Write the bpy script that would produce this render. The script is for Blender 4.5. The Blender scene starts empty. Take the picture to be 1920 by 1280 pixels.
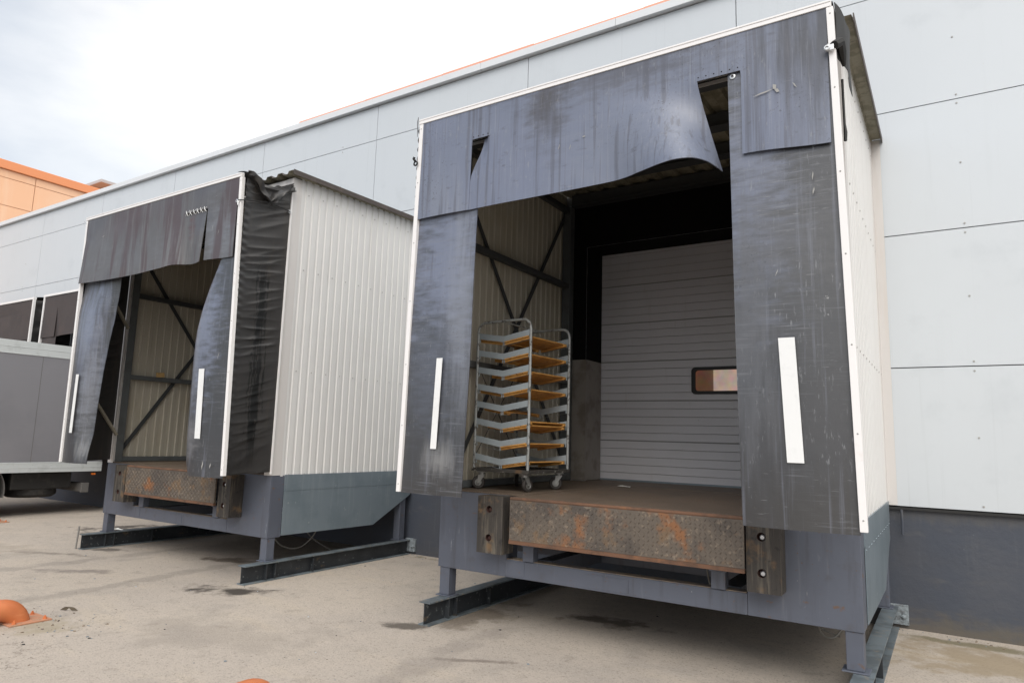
import bpy, bmesh, math, random
from mathutils import Vector, Matrix
random.seed(7)
R = math.radians
S = bpy.context.scene
COL = S.collection

# ------------------------------------------------------------------ camera
cam_d = bpy.data.cameras.new('camera'); cam = bpy.data.objects.new('camera', cam_d); COL.objects.link(cam)
CX, CY, CZ = 3.4749, -7.5973, 1.65
YAW, PITCH, ROLL, FPX = -0.57088, 0.14155, 0.028968, 1273.546
_f = Vector((math.sin(YAW)*math.cos(PITCH), math.cos(YAW)*math.cos(PITCH), math.sin(PITCH)))
_r = Vector((math.cos(YAW), -math.sin(YAW), 0)); _u = _r.cross(_f)
_c, _s = math.cos(ROLL), math.sin(ROLL)
_R, _U = _r*_c + _u*_s, -_r*_s + _u*_c
cam.matrix_world = Matrix(((_R.x, _U.x, -_f.x, CX), (_R.y, _U.y, -_f.y, CY), (_R.z, _U.z, -_f.z, CZ), (0, 0, 0, 1)))
cam_d.sensor_width = 36; cam_d.lens = 36*FPX/1920; cam_d.clip_start = 0.05; cam_d.clip_end = 2000
S.camera = cam

# ------------------------------------------------------------------ world, sun, exposure
SUN_EL, SUN_AZ = 45, 154          # azimuth clockwise from +y (the wall faces -y = 180)
w = bpy.data.worlds.new('World'); S.world = w; w.use_nodes = True
nt = w.node_tree; nt.nodes.clear()
def wn(t, **k):
    n = nt.nodes.new(t)
    for a, v in k.items(): setattr(n, a, v)
    return n
sky = wn('ShaderNodeTexSky', sky_type='NISHITA', sun_disc=False, sun_elevation=R(SUN_EL), sun_rotation=R(SUN_AZ), altitude=100, air_density=1.0, dust_density=2.0)
tc = wn('ShaderNodeTexCoord')
mp = wn('ShaderNodeMapping'); mp.inputs['Scale'].default_value = (1.6, 1.6, 4.2); mp.inputs['Location'].default_value = (0.35, 0.1, 0.4)
nt.links.new(tc.outputs['Generated'], mp.inputs['Vector'])
no = wn('ShaderNodeTexNoise'); no.inputs['Scale'].default_value = 1.5; no.inputs['Detail'].default_value = 7; no.inputs['Roughness'].default_value = 0.55
nt.links.new(mp.outputs['Vector'], no.inputs['Vector'])
# cloud is thinner towards -x (the blue corner of the photo)
dt = wn('ShaderNodeVectorMath', operation='DOT_PRODUCT'); dt.inputs[1].default_value = (0.75, 0.55, -0.45)
nt.links.new(tc.outputs['Generated'], dt.inputs[0])
ma = wn('ShaderNodeMath', operation='MULTIPLY_ADD'); ma.inputs[1].default_value = 1.3; ma.inputs[2].default_value = 0.93
nt.links.new(dt.outputs['Value'], ma.inputs[0])
ad = wn('ShaderNodeMath', operation='ADD'); nt.links.new(ma.outputs[0], ad.inputs[0]); nt.links.new(no.outputs['Fac'], ad.inputs[1])
mr = wn('ShaderNodeMapRange', interpolation_type='SMOOTHSTEP')
mr.inputs['From Min'].default_value = 0.18; mr.inputs['From Max'].default_value = 0.95; mr.inputs['To Min'].default_value = 0.42; mr.inputs['To Max'].default_value = 1.0
nt.links.new(ad.outputs[0], mr.inputs['Value'])
n2 = wn('ShaderNodeTexNoise'); n2.inputs['Scale'].default_value = 2.3; n2.inputs['Detail'].default_value = 6; n2.inputs['Roughness'].default_value = 0.5
m2 = wn('ShaderNodeMapping'); m2.inputs['Scale'].default_value = (1.2, 1.2, 3.0); m2.inputs['Location'].default_value = (4.1, 2.2, 0.7)
nt.links.new(tc.outputs['Generated'], m2.inputs['Vector']); nt.links.new(m2.outputs['Vector'], n2.inputs['Vector'])
d2 = wn('ShaderNodeVectorMath', operation='DOT_PRODUCT'); d2.inputs[1].default_value = (0.75, 0.45, 0.35); nt.links.new(tc.outputs['Generated'], d2.inputs[0])
a2 = wn('ShaderNodeMath', operation='MULTIPLY_ADD'); a2.inputs[1].default_value = 0.9; nt.links.new(d2.outputs['Value'], a2.inputs[0]); nt.links.new(n2.outputs['Fac'], a2.inputs[2])
r2 = wn('ShaderNodeMapRange', interpolation_type='SMOOTHSTEP'); r2.inputs['From Min'].default_value = 0.02; r2.inputs['From Max'].default_value = 0.50; nt.links.new(a2.outputs[0], r2.inputs['Value'])
cl = wn('ShaderNodeMix', data_type='RGBA'); cl.inputs[6].default_value = (7.0, 7.25, 7.5, 1); cl.inputs[7].default_value = (9.1, 9.0, 8.85, 1); nt.links.new(r2.outputs['Result'], cl.inputs[0])
mx = wn('ShaderNodeMix', data_type='RGBA'); nt.links.new(cl.outputs[2], mx.inputs[7])
nt.links.new(mr.outputs['Result'], mx.inputs[0]); nt.links.new(sky.outputs[0], mx.inputs[6])
bg = wn('ShaderNodeBackground'); bg.inputs['Strength'].default_value = 0.10
nt.links.new(mx.outputs[2], bg.inputs['Color'])
nt.links.new(bg.outputs[0], wn('ShaderNodeOutputWorld').inputs['Surface'])
sd = bpy.data.lights.new('sun', 'SUN'); sd.energy = 1.5; sd.angle = R(48); sd.color = (1.0, 0.955, 0.89)
so = bpy.data.objects.new('sun', sd); COL.objects.link(so); so.location = (8, -12, 15)
_a, _e = R(SUN_AZ), R(SUN_EL)
so.rotation_euler = Vector((-math.sin(_a)*math.cos(_e), -math.cos(_a)*math.cos(_e), -math.sin(_e))).to_track_quat('-Z', 'Y').to_euler()
S.view_settings.view_transform = 'Standard'; S.view_settings.look = 'None'
S.view_settings.exposure = 0.50; S.view_settings.gamma = 1.0; S.view_settings.use_curve_mapping = False
S.cycles.max_bounces = 8; S.cycles.diffuse_bounces = 2

# ------------------------------------------------------------------ materials
def mat(name, base, rough=0.5, metal=0.0, spec=0.5, layers=(), bumps=(), stains=(), rvar=None, coat=0.0, streak=None, patches=(), cracks=None):
    """layers: (scale3, colour, lo, hi, amount[, detail])   bumps: (scale3, strength, distance)
    stains: (cx, cy, rx, ry, angle, colour, amount) on the ground plane, all in world metres"""
    m = bpy.data.materials.new(name); m.use_nodes = True
    t = m.node_tree; t.nodes.clear(); L = t.links.new
    def N(ty, **k):
        n = t.nodes.new(ty)
        for a, v in k.items(): setattr(n, a, v)
        return n
    geo = N('ShaderNodeNewGeometry'); pos = geo.outputs['Position']
    def noise(sc, detail=5, seed=0.0):
        mpn = N('ShaderNodeMapping'); mpn.inputs['Scale'].default_value = sc; mpn.inputs['Location'].default_value = (seed*3.1, seed*1.7, seed*2.3)
        L(pos, mpn.inputs['Vector'])
        nn = N('ShaderNodeTexNoise'); nn.inputs['Scale'].default_value = 1.0; nn.inputs['Detail'].default_value = detail; nn.inputs['Roughness'].default_value = 0.6
        L(mpn.outputs['Vector'], nn.inputs['Vector']); return nn.outputs['Fac']
    def ramp(v, lo, hi, to=1.0):
        r = N('ShaderNodeMapRange', interpolation_type='SMOOTHSTEP'); r.inputs['From Min'].default_value = lo; r.inputs['From Max'].default_value = hi; r.inputs['To Max'].default_value = to
        L(v, r.inputs['Value']); return r.outputs['Result']
    rgb = N('ShaderNodeRGB'); rgb.outputs[0].default_value = (*base, 1); c = rgb.outputs[0]
    def mixc(c, fac, colr):
        x = N('ShaderNodeMix', data_type='RGBA'); L(fac, x.inputs[0]); L(c, x.inputs[6]); x.inputs[7].default_value = (*colr, 1); return x.outputs[2]
    if patches:                                           # noise-edged tone patches on an upright surface, scuff wear and mud among them: (cx, cz, rx, rz, colour, amount)
        sx = N('ShaderNodeSeparateXYZ'); L(pos, sx.inputs[0]); cb = N('ShaderNodeCombineXYZ'); L(sx.outputs['X'], cb.inputs[0]); L(sx.outputs['Z'], cb.inputs[1])
        for i, (cx, cz, rx, rz, colr, amt) in enumerate(patches):
            sp = N('ShaderNodeMapping', vector_type='TEXTURE'); sp.inputs['Location'].default_value = (cx, cz, 0); sp.inputs['Scale'].default_value = (rx, rz, 1)
            L(cb.outputs[0], sp.inputs['Vector']); ln = N('ShaderNodeVectorMath', operation='LENGTH'); L(sp.outputs['Vector'], ln.inputs[0])
            a = N('ShaderNodeMath', operation='MULTIPLY_ADD'); L(noise((16, 16, 1.4) if i % 2 else (5, 5, 18), 9, 70+i), a.inputs[0]); a.inputs[1].default_value = 3.0; L(ln.outputs['Value'], a.inputs[2])
            c = mixc(c, ramp(a.outputs[0], 3.0, 1.5, amt), colr)
    for i, ly in enumerate(layers):
        fac = ramp(noise(ly[0], ly[5] if len(ly) > 5 else 5, i+1), ly[2], ly[3], ly[4])
        if len(ly) > 6:                                   # patchy wear: only where a coarser noise allows it
            mm = N('ShaderNodeMath', operation='MULTIPLY'); L(fac, mm.inputs[0]); L(ramp(noise(ly[6], 3, 50+i), 0.44, 0.60), mm.inputs[1]); fac = mm.outputs[0]
        c = mixc(c, fac, ly[1])
    if streak:                                            # an oily run-down with its own outline, on a plane x = const
        y0, zt, zb, ww = streak; sx = N('ShaderNodeSeparateXYZ'); L(pos, sx.inputs[0])
        def mth(op, a, b=None, c_=None):
            n = N('ShaderNodeMath', operation=op)
            for k, v in enumerate((a, b, c_)):
                if v is None: continue
                if isinstance(v, (int, float)): n.inputs[k].default_value = v
                else: L(v, n.inputs[k])
            return n.outputs[0]
        d1 = mth('ABSOLUTE', mth('MULTIPLY_ADD', noise((36, 36, 1.3), 4, 61), 0.42, mth('ADD', sx.outputs['Y'], -y0-0.21)))
        m1 = mth('MULTIPLY', ramp(d1, ww, ww*0.55), mth('MULTIPLY', ramp(mth('MULTIPLY_ADD', noise((9, 9, 2), 4, 62), 0.8, sx.outputs['Z']), zt+0.45, zt+0.2), ramp(sx.outputs['Z'], zb, zb+0.5)))
        c = mixc(c, m1, (0.003, 0.003, 0.003))
    for i, (cx, cy, rx, ry, an, colr, amt) in enumerate(stains):
        sp = N('ShaderNodeMapping', vector_type='TEXTURE'); sp.inputs['Location'].default_value = (cx, cy, 0); sp.inputs['Rotation'].default_value = (0, 0, an); sp.inputs['Scale'].default_value = (rx, ry, 1)
        L(pos, sp.inputs['Vector'])
        ln = N('ShaderNodeVectorMath', operation='LENGTH'); L(sp.outputs['Vector'], ln.inputs[0])
        a = N('ShaderNodeMath', operation='MULTIPLY_ADD'); L(noise((3.2, 3.2, 3.2), 8, 20+i), a.inputs[0]); a.inputs[1].default_value = 3.4; L(ln.outputs['Value'], a.inputs[2])
        c = mixc(c, ramp(a.outputs[0], 2.75, 2.0, amt), colr)
    if cracks:                                            # thin meandering cracks, broken by a coarse mask
        csc, cw, ccol = cracks; d_ = N('ShaderNodeMath', operation='SUBTRACT'); L(noise(csc, 9, 81), d_.inputs[0]); d_.inputs[1].default_value = 0.5
        e_ = N('ShaderNodeMath', operation='ABSOLUTE'); L(d_.outputs[0], e_.inputs[0]); q_ = N('ShaderNodeMath', operation='MULTIPLY'); L(ramp(e_.outputs[0], cw, cw*0.3, 0.8), q_.inputs[0]); L(ramp(noise(u(0.7), 2, 83), 0.58, 0.66, 0.7), q_.inputs[1])
        c = mixc(c, q_.outputs[0], ccol)
    b = N('ShaderNodeBsdfPrincipled'); L(c, b.inputs['Base Color'])
    b.inputs['Roughness'].default_value = rough; b.inputs['Metallic'].default_value = metal; b.inputs['Specular IOR Level'].default_value = spec
    b.inputs['Coat Weight'].default_value = coat; b.inputs['Coat Roughness'].default_value = 0.38
    if rvar:
        sc, lo, hi = rvar
        r = N('ShaderNodeMapRange'); r.inputs['From Min'].default_value = 0.3; r.inputs['From Max'].default_value = 0.7; r.inputs['To Min'].default_value = lo; r.inputs['To Max'].default_value = hi
        L(noise(sc, 5, 9), r.inputs['Value']); L(r.outputs[0], b.inputs['Roughness'])
    nrm = None
    for i, (sc, st, di) in enumerate(bumps):
        bn = N('ShaderNodeBump'); bn.inputs['Strength'].default_value = st; bn.inputs['Distance'].default_value = di
        L(noise(sc, 6, 30+i), bn.inputs['Height'])
        if nrm: L(nrm, bn.inputs['Normal'])
        nrm = bn.outputs[0]
    if nrm: L(nrm, b.inputs['Normal'])
    L(b.outputs[0], N('ShaderNodeOutputMaterial').inputs['Surface'])
    return m
def u(s): return (s, s, s)
M = {}
M['asphalt'] = mat('dusty_asphalt', (0.475, 0.418, 0.362), 0.93, spec=0.2,
    layers=[(u(0.5), (0.53, 0.463, 0.39), 0.42, 0.62, 0.7), (u(1.7), (0.36, 0.322, 0.286), 0.50, 0.72, 0.6, 7), ((0.6, 2.2, 1), (0.54, 0.465, 0.375), 0.54, 0.68, 0.5),
            (u(6), (0.34, 0.295, 0.25), 0.54, 0.72, 0.5, 9), (u(75), (0.22, 0.195, 0.17), 0.52, 0.70, 0.6, 3), (u(55), (0.60, 0.55, 0.49), 0.62, 0.72, 0.45, 2), (u(28), (0.22, 0.195, 0.17), 0.57, 0.70, 0.5, 6), (u(24), (0.085, 0.075, 0.065), 0.70, 0.745, 0.8, 3)],
    cracks=(u(0.45), 0.0022, (0.10, 0.085, 0.07)), bumps=[(u(80), 0.7, 0.008), (u(14), 0.4, 0.014), (u(1.2), 0.3, 0.04)],
    stains=[(-2.95, -2.95, 0.52, 0.24, 0.5, (0.05, 0.043, 0.038), 0.92), (-0.62, -2.8, 0.22, 0.13, 0.3, (0.07, 0.06, 0.05), 0.8), (-0.3, -2.1, 0.3, 0.6, 0.0, (0.13, 0.10, 0.07), 0.6),
            (0.75, -1.55, 0.55, 0.18, 0.2, (0.08, 0.06, 0.045), 0.8), (-4.4, -1.9, 0.4, 0.2, 0.2, (0.09, 0.065, 0.045), 0.75), (-7.9, -1.35, 0.85, 0.62, 0.3, (0.085, 0.075, 0.068), 0.9),
            (-5.0, -3.4, 0.5, 0.14, 0.6, (0.17, 0.15, 0.14), 0.6), (-6.5, -3.1, 0.7, 0.13, 0.4, (0.16, 0.14, 0.12), 0.6), (0.4, -3.2, 0.45, 0.05, 0.5, (0.15, 0.12, 0.10), 0.6),
            (-6.2, -2.5, 0.35, 0.12, 0.5, (0.08, 0.07, 0.06), 0.7), (3.6, -0.25, 1.2, 0.12, 0.0, (0.13, 0.115, 0.05), 0.7), (-1.9, -0.12, 1.1, 0.10, 0.0, (0.14, 0.125, 0.06), 0.7),
            (-4.0, -4.0, 0.16, 3.2, 0.06, (0.25, 0.225, 0.20), 0.45), (-5.7, -4.2, 0.18, 3.4, -0.04, (0.26, 0.235, 0.21), 0.45), (0.2, -4.5, 0.2, 2.6, 0.05, (0.27, 0.24, 0.215), 0.4), (2.0, -4.4, 0.2, 2.8, -0.05, (0.27, 0.24, 0.215), 0.4), (-1.6, -3.9, 1.1, 0.5, 0.4, (0.33, 0.29, 0.25), 0.45), (-7.6, -3.4, 1.2, 0.4, 0.2, (0.33, 0.285, 0.24), 0.45),
            (3.7, -0.8, 0.9, 0.6, 0.1, (0.30, 0.235, 0.15), 0.7), (-3.0, -4.65, 0.42, 0.30, 0.5, (0.36, 0.31, 0.23), 0.8)])
M['panel'] = mat('white_wall_panel', (0.605, 0.645, 0.682), 0.38, spec=0.5, layers=[(u(0.6), (0.585, 0.622, 0.655), 0.45, 0.7, 0.6), ((9, 9, 0.5), (0.56, 0.60, 0.63), 0.55, 0.8, 0.35), (u(30), (0.5, 0.49, 0.45), 0.68, 0.76, 0.4), ((22, 22, 0.35), (0.50, 0.535, 0.56), 0.60, 0.78, 0.4), (u(1.6), (0.53, 0.57, 0.605), 0.56, 0.72, 0.5)], bumps=[(u(0.8), 0.16, 0.02)])
M['screw'] = mat('grey_screw_head', (0.38, 0.38, 0.37), 0.5)
M['screw_pale'] = mat('pale_screw_head', (0.48, 0.475, 0.46), 0.5)
M['gap'] = mat('dark_joint', (0.03, 0.03, 0.03), 0.9)
M['plinth'] = mat('grey_painted_plinth', (0.060, 0.070, 0.093), 0.62, patches=[(3.3, 0.0, 1.2, 0.16, (0.13, 0.11, 0.085), 0.7), (4.4, 0.0, 1.4, 0.13, (0.12, 0.105, 0.08), 0.7), (-1.8, 0.0, 1.3, 0.14, (0.12, 0.105, 0.08), 0.7), (3.6, 1.05, 1.6, 0.06, (0.11, 0.105, 0.10), 0.5), (3.75, 0.5, 0.25, 0.4, (0.085, 0.09, 0.105), 0.5)], layers=[((3, 3, 7), (0.10, 0.10, 0.105), 0.57, 0.72, 0.5), (u(1.3), (0.065, 0.07, 0.085), 0.45, 0.65, 0.8), ((14, 14, 1.2), (0.105, 0.112, 0.125), 0.58, 0.78, 0.4), (u(25), (0.3, 0.3, 0.3), 0.71, 0.77, 0.5)], bumps=[(u(22), 0.35, 0.006), (u(3), 0.25, 0.02)])
M['clad_out'] = mat('pale_grey_cladding', (0.75, 0.745, 0.735), 0.42, layers=[((7, 7, 0.45), (0.63, 0.615, 0.595), 0.50, 0.75, 0.5), (u(0.9), (0.78, 0.78, 0.77), 0.45, 0.65, 0.5), (u(18), (0.45, 0.42, 0.37), 0.68, 0.78, 0.4)], bumps=[(u(5), 0.12, 0.006)])
M['clad_in'] = mat('beige_cladding_back', (0.50, 0.465, 0.385), 0.5, layers=[(u(1.2), (0.44, 0.395, 0.30), 0.45, 0.65, 0.7), ((12, 12, 0.8), (0.34, 0.30, 0.225), 0.55, 0.78, 0.5)])
M['trim'] = mat('off_white_trim', (0.66, 0.64, 0.625), 0.42, layers=[((10, 10, 0.6), (0.62, 0.575, 0.53), 0.5, 0.75, 0.6)])
M['skirt'] = mat('galvanised_blue_grey_skirt', (0.215, 0.262, 0.298), 0.42, metal=0.25, layers=[((16, 16, 0.9), (0.30, 0.35, 0.38), 0.50, 0.75, 0.6), (u(2), (0.16, 0.205, 0.235), 0.45, 0.65, 0.6), (u(22), (0.5, 0.53, 0.55), 0.67, 0.73, 0.6), ((40, 40, 2.5), (0.11, 0.14, 0.155), 0.66, 0.76, 0.5)], bumps=[(u(4), 0.12, 0.008)])
M['frame'] = mat('slate_painted_steel', (0.105, 0.118, 0.152), 0.48, layers=[(u(1.6), (0.088, 0.098, 0.126), 0.45, 0.68, 0.7), ((22, 22, 1.5), (0.17, 0.182, 0.215), 0.60, 0.78, 0.45), (u(26), (0.42, 0.42, 0.43), 0.70, 0.75, 0.7), ((9, 9, 14), (0.15, 0.085, 0.048), 0.62, 0.71, 0.8), (u(40), (0.12, 0.07, 0.04), 0.67, 0.72, 0.8), ((13, 13, 1.2), (0.07, 0.072, 0.085), 0.55, 0.72, 0.6), ((34, 34, 3.0), (0.50, 0.50, 0.51), 0.68, 0.74, 0.75, 4, u(2.2)), (u(7), (0.085, 0.085, 0.095), 0.58, 0.72, 0.5)], bumps=[(u(30), 0.15, 0.003), (u(4), 0.12, 0.01)])
M['ledge'] = mat('dusty_beam_ledge', (0.24, 0.19, 0.14), 0.85, layers=[(u(9), (0.15, 0.13, 0.13), 0.45, 0.62, 0.8), (u(20), (0.30, 0.15, 0.08), 0.60, 0.72, 0.5)], bumps=[(u(50), 0.3, 0.004)])
M['ibeam'] = mat('weathered_dark_beam', (0.022, 0.026, 0.031), 0.55, layers=[(u(3), (0.042, 0.048, 0.053), 0.45, 0.65, 0.7), (u(24), (0.24, 0.26, 0.26), 0.60, 0.72, 0.6), ((6, 6, 12), (0.12, 0.085, 0.05), 0.62, 0.72, 0.6)], bumps=[(u(30), 0.3, 0.004)])
M['flange'] = mat('worn_beam_flange', (0.15, 0.18, 0.20), 0.55, layers=[(u(5), (0.085, 0.10, 0.11), 0.45, 0.62, 0.8), (u(16), (0.25, 0.21, 0.16), 0.55, 0.7, 0.6)], bumps=[(u(30), 0.3, 0.003)])
M['bracket'] = mat('flaking_grey_anchor', (0.24, 0.275, 0.30), 0.7, layers=[(u(25), (0.14, 0.15, 0.16), 0.5, 0.62, 0.8)], bumps=[(u(30), 0.8, 0.02)])
PALE_BLUE, PALE, NEAR_BLACK, BROWNISH = (0.160, 0.184, 0.262), (0.22, 0.24, 0.29), (0.022, 0.0205, 0.020), (0.045, 0.038, 0.034)  # pale tones go mostly high on the curtains, near-black mostly along lower edges
FINE = [((26, 26, 0.8), (0.20, 0.218, 0.28), 0.54, 0.76, 0.45), ((34, 34, 1.1), (0.035, 0.035, 0.045), 0.56, 0.74, 0.45, 5, u(1.1)), ((3.5, 3.5, 95), (0.17, 0.178, 0.20), 0.53, 0.72, 0.6, 5, u(1.3)), ((7, 7, 16), (0.022, 0.0215, 0.023), 0.60, 0.74, 0.4),
        ((60, 60, 14), (0.27, 0.28, 0.30), 0.57, 0.75, 0.6, 6, u(1.9)), ((10, 10, 90), (0.28, 0.285, 0.30), 0.62, 0.73, 0.5, 5, u(2.3)), (u(19), (0.42, 0.42, 0.42), 0.72, 0.76, 0.7, 4, u(1.6)), (u(60), (0.012, 0.012, 0.014), 0.60, 0.68, 0.6, 4, u(1.5))]
RB = dict(spec=1.0, coat=0.35, rvar=((2.5, 2.5, 2.5), 0.36, 0.52), bumps=[((4, 4, 60), 0.08, 0.002), (u(1.4), 0.24, 0.03), (u(120), 0.06, 0.001)])
HEADFINE = [((38, 38, 0.7), (0.045, 0.046, 0.058), 0.54, 0.74, 0.38), ((55, 55, 1.2), (0.27, 0.285, 0.335), 0.55, 0.74, 0.5), ((18, 18, 0.5), (0.075, 0.078, 0.10), 0.52, 0.66, 0.55)] + FINE[3:]
M['rubber_head'] = mat('pale_blue_rubber_sheet', (0.158, 0.182, 0.250), layers=HEADFINE, **dict(RB, spec=0.75, coat=0.0, rvar=((2.5, 2.5, 2.5), 0.42, 0.6)),
    patches=[(0.85, 4.40, 0.20, 0.45, BROWNISH, 0.8), (2.85, 4.25, 0.35, 0.6, NEAR_BLACK, 0.75), (1.6, 4.45, 0.8, 0.16, BROWNISH, 0.5), (0.6, 3.85, 0.7, 0.45, PALE_BLUE, 0.7), (1.5, 3.8, 0.5, 0.3, PALE, 0.3), (2.6, 3.8, 0.32, 0.35, PALE_BLUE, 0.6), (-0.35, 4.35, 0.3, 0.3, PALE_BLUE, 0.5), (-0.2, 3.7, 0.25, 0.35, PALE, 0.4)])
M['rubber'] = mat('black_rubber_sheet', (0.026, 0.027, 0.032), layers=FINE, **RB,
    patches=[(-0.15, 3.15, 0.55, 0.75, PALE_BLUE, 0.9), (0.08, 2.75, 0.20, 1.0, PALE, 0.6), (-0.25, 2.2, 0.28, 0.5, (0.075, 0.085, 0.115), 0.8), (-0.10, 1.45, 0.16, 0.16, (0.24, 0.24, 0.24), 0.75),
             (2.42, 3.4, 0.28, 0.8, PALE_BLUE, 0.8), (2.42, 2.4, 0.16, 0.9, (0.085, 0.088, 0.10), 0.8), (2.7, 3.0, 0.35, 0.4, (0.06, 0.06, 0.065), 0.7), (2.7, 1.25, 0.5, 0.3, NEAR_BLACK, 0.8), (-0.2, 1.2, 0.5, 0.16, NEAR_BLACK, 0.8),
             (-6.15, 3.0, 0.32, 0.75, PALE_BLUE, 0.85), (-6.05, 2.2, 0.18, 0.6, PALE, 0.5), (-6.0, 1.35, 0.16, 0.12, (0.2, 0.2, 0.2), 0.6), (-3.55, 2.75, 0.30, 0.75, PALE_BLUE, 0.85), (-3.68, 2.1, 0.14, 0.9, PALE, 0.5), (-3.65, 1.55, 0.2, 0.2, (0.2, 0.2, 0.21), 0.6)])
M['rubber_brown'] = mat('stained_brown_rubber_sheet', (0.080, 0.076, 0.078), 0.43, coat=0.25, spec=0.95, patches=[(-3.42, 3.88, 0.30, 0.38, (0.15, 0.158, 0.180), 0.85), (-4.28, 3.72, 0.20, 0.36, (0.20, 0.195, 0.195), 0.6), (-5.3, 3.75, 0.9, 0.25, (0.105, 0.105, 0.115), 0.7), (-5.4, 4.35, 0.9, 0.22, (0.05, 0.022, 0.024), 0.7), (-3.98, 4.02, 0.06, 0.16, (0.07, 0.014, 0.012), 0.8)], rvar=((2.5, 2.5, 2.5), 0.38, 0.56),
    layers=[((6, 6, 0.5), (0.050, 0.024, 0.025), 0.50, 0.60, 0.9), ((20, 20, 0.8), (0.165, 0.162, 0.162), 0.52, 0.74, 0.6), (u(1.2), (0.06, 0.062, 0.075), 0.48, 0.64, 0.7), ((30, 30, 1.2), (0.22, 0.215, 0.215), 0.60, 0.75, 0.55), (u(20), (0.42, 0.41, 0.4), 0.73, 0.765, 0.6)],
    bumps=[((4, 4, 60), 0.10, 0.002), (u(1.6), 0.22, 0.02)])
M['rubber_dull'] = mat('dull_brown_rubber_sheet', (0.062, 0.051, 0.05), 0.6, spec=0.4, layers=[(u(1.4), (0.047, 0.04, 0.04), 0.45, 0.65, 0.7), ((18, 18, 1.2), (0.10, 0.09, 0.09), 0.58, 0.76, 0.4)], bumps=[(u(1.6), 0.2, 0.02)])
M['vinyl'] = mat('black_vinyl', (0.030, 0.029, 0.029), 0.42, spec=0.6, layers=[((16, 16, 1.2), (0.052, 0.045, 0.038), 0.5, 0.72, 0.6)], bumps=[(u(6), 0.25, 0.01), (u(60), 0.15, 0.002)])
M['vinyl_oily'] = mat('black_vinyl_with_oil_run', (0.034, 0.032, 0.031), 0.30, spec=0.6, layers=[((16, 16, 1.2), (0.05, 0.042, 0.034), 0.5, 0.72, 0.5)], bumps=[(u(5), 0.2, 0.01)], streak=(-2.72, 3.50, 1.15, 0.075))
M['wet'] = mat('oily_streak_on_vinyl', (0.004, 0.004, 0.004), 0.25, spec=0.5)
M['alu'] = mat('white_aluminium_profile', (0.86, 0.845, 0.84), 0.35, layers=[(u(8), (0.74, 0.69, 0.66), 0.58, 0.75, 0.5)])
M['stripe'] = mat('white_marking_stripe', (0.83, 0.84, 0.84), 0.5, layers=[(u(9), (0.72, 0.73, 0.73), 0.5, 0.7, 0.6), (u(40), (0.35, 0.35, 0.37), 0.71, 0.77, 0.7), ((14, 14, 3), (0.66, 0.665, 0.67), 0.56, 0.74, 0.5)])
M['cut'] = mat('pale_scuff', (0.36, 0.355, 0.34), 0.7)
M['rust'] = mat('rusty_tread_plate', (0.140, 0.116, 0.094), 0.6, metal=0.25, rvar=(u(8), 0.45, 0.75),
    layers=[(u(3.2), (0.088, 0.075, 0.066), 0.44, 0.60, 0.85), (u(6), (0.20, 0.13, 0.075), 0.55, 0.68, 0.7), (u(3.6), (0.30, 0.125, 0.045), 0.56, 0.70, 0.75), (u(24), (0.30, 0.24, 0.18), 0.57, 0.69, 0.6), (u(34), (0.05, 0.042, 0.036), 0.60, 0.70, 0.6)], bumps=[(u(45), 0.4, 0.004)])
M['rust_edge'] = mat('orange_rust_edge', (0.155, 0.078, 0.045), 0.75, layers=[(u(8), (0.10, 0.055, 0.035), 0.45, 0.62, 0.9), (u(5), (0.25, 0.115, 0.05), 0.56, 0.7, 0.5)], bumps=[(u(50), 0.5, 0.004)])
M['deck'] = mat('brown_tread_deck', (0.165, 0.122, 0.09), 0.55, metal=0.2, layers=[(u(2), (0.13, 0.098, 0.074), 0.45, 0.62, 0.8), ((70, 70, 1), (0.21, 0.165, 0.125), 0.54, 0.64, 0.6, 2), (u(4), (0.20, 0.115, 0.06), 0.58, 0.72, 0.5)], bumps=[((70, 70, 1), 0.6, 0.006)])
M['bumper'] = mat('weathered_bumper_block', (0.048, 0.042, 0.037), 0.75, layers=[((30, 30, 2.0), (0.155, 0.135, 0.105), 0.50, 0.68, 0.75), ((60, 60, 5), (0.03, 0.028, 0.027), 0.55, 0.68, 0.8), (u(5), (0.19, 0.115, 0.055), 0.54, 0.68, 0.7), (u(14), (0.022, 0.02, 0.019), 0.56, 0.68, 0.7)], bumps=[((45, 45, 3), 0.7, 0.008), (u(50), 0.3, 0.004)])
M['hole'] = mat('dark_bolt_hole', (0.05, 0.02, 0.015), 0.9)
M['fork'] = mat('dull_castor_fork', (0.30, 0.30, 0.29), 0.45, metal=0.6)
M['zinc'] = mat('zinc_hardware', (0.62, 0.63, 0.64), 0.38, metal=0.7)
M['steel'] = mat('dark_green_grey_steel', (0.105, 0.115, 0.118), 0.5, layers=[(u(6), (0.08, 0.085, 0.085), 0.45, 0.65, 0.7), (u(30), (0.22, 0.22, 0.2), 0.68, 0.75, 0.5)])
M['brace'] = mat('dark_brace_steel', (0.052, 0.056, 0.058), 0.55)
M['arm'] = mat('beige_strut', (0.30, 0.275, 0.22), 0.5, layers=[(u(14), (0.2, 0.18, 0.14), 0.5, 0.65, 0.6)])
M['black'] = mat('black_lining', (0.008, 0.008, 0.008), 0.9, spec=0.1)
M['jamb'] = mat('dull_stainless_jamb', (0.33, 0.30, 0.27), 0.5, metal=0.35, layers=[(u(4), (0.19, 0.165, 0.14), 0.45, 0.65, 0.7), ((60, 60, 2), (0.32, 0.29, 0.26), 0.6, 0.75, 0.4)])
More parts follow.
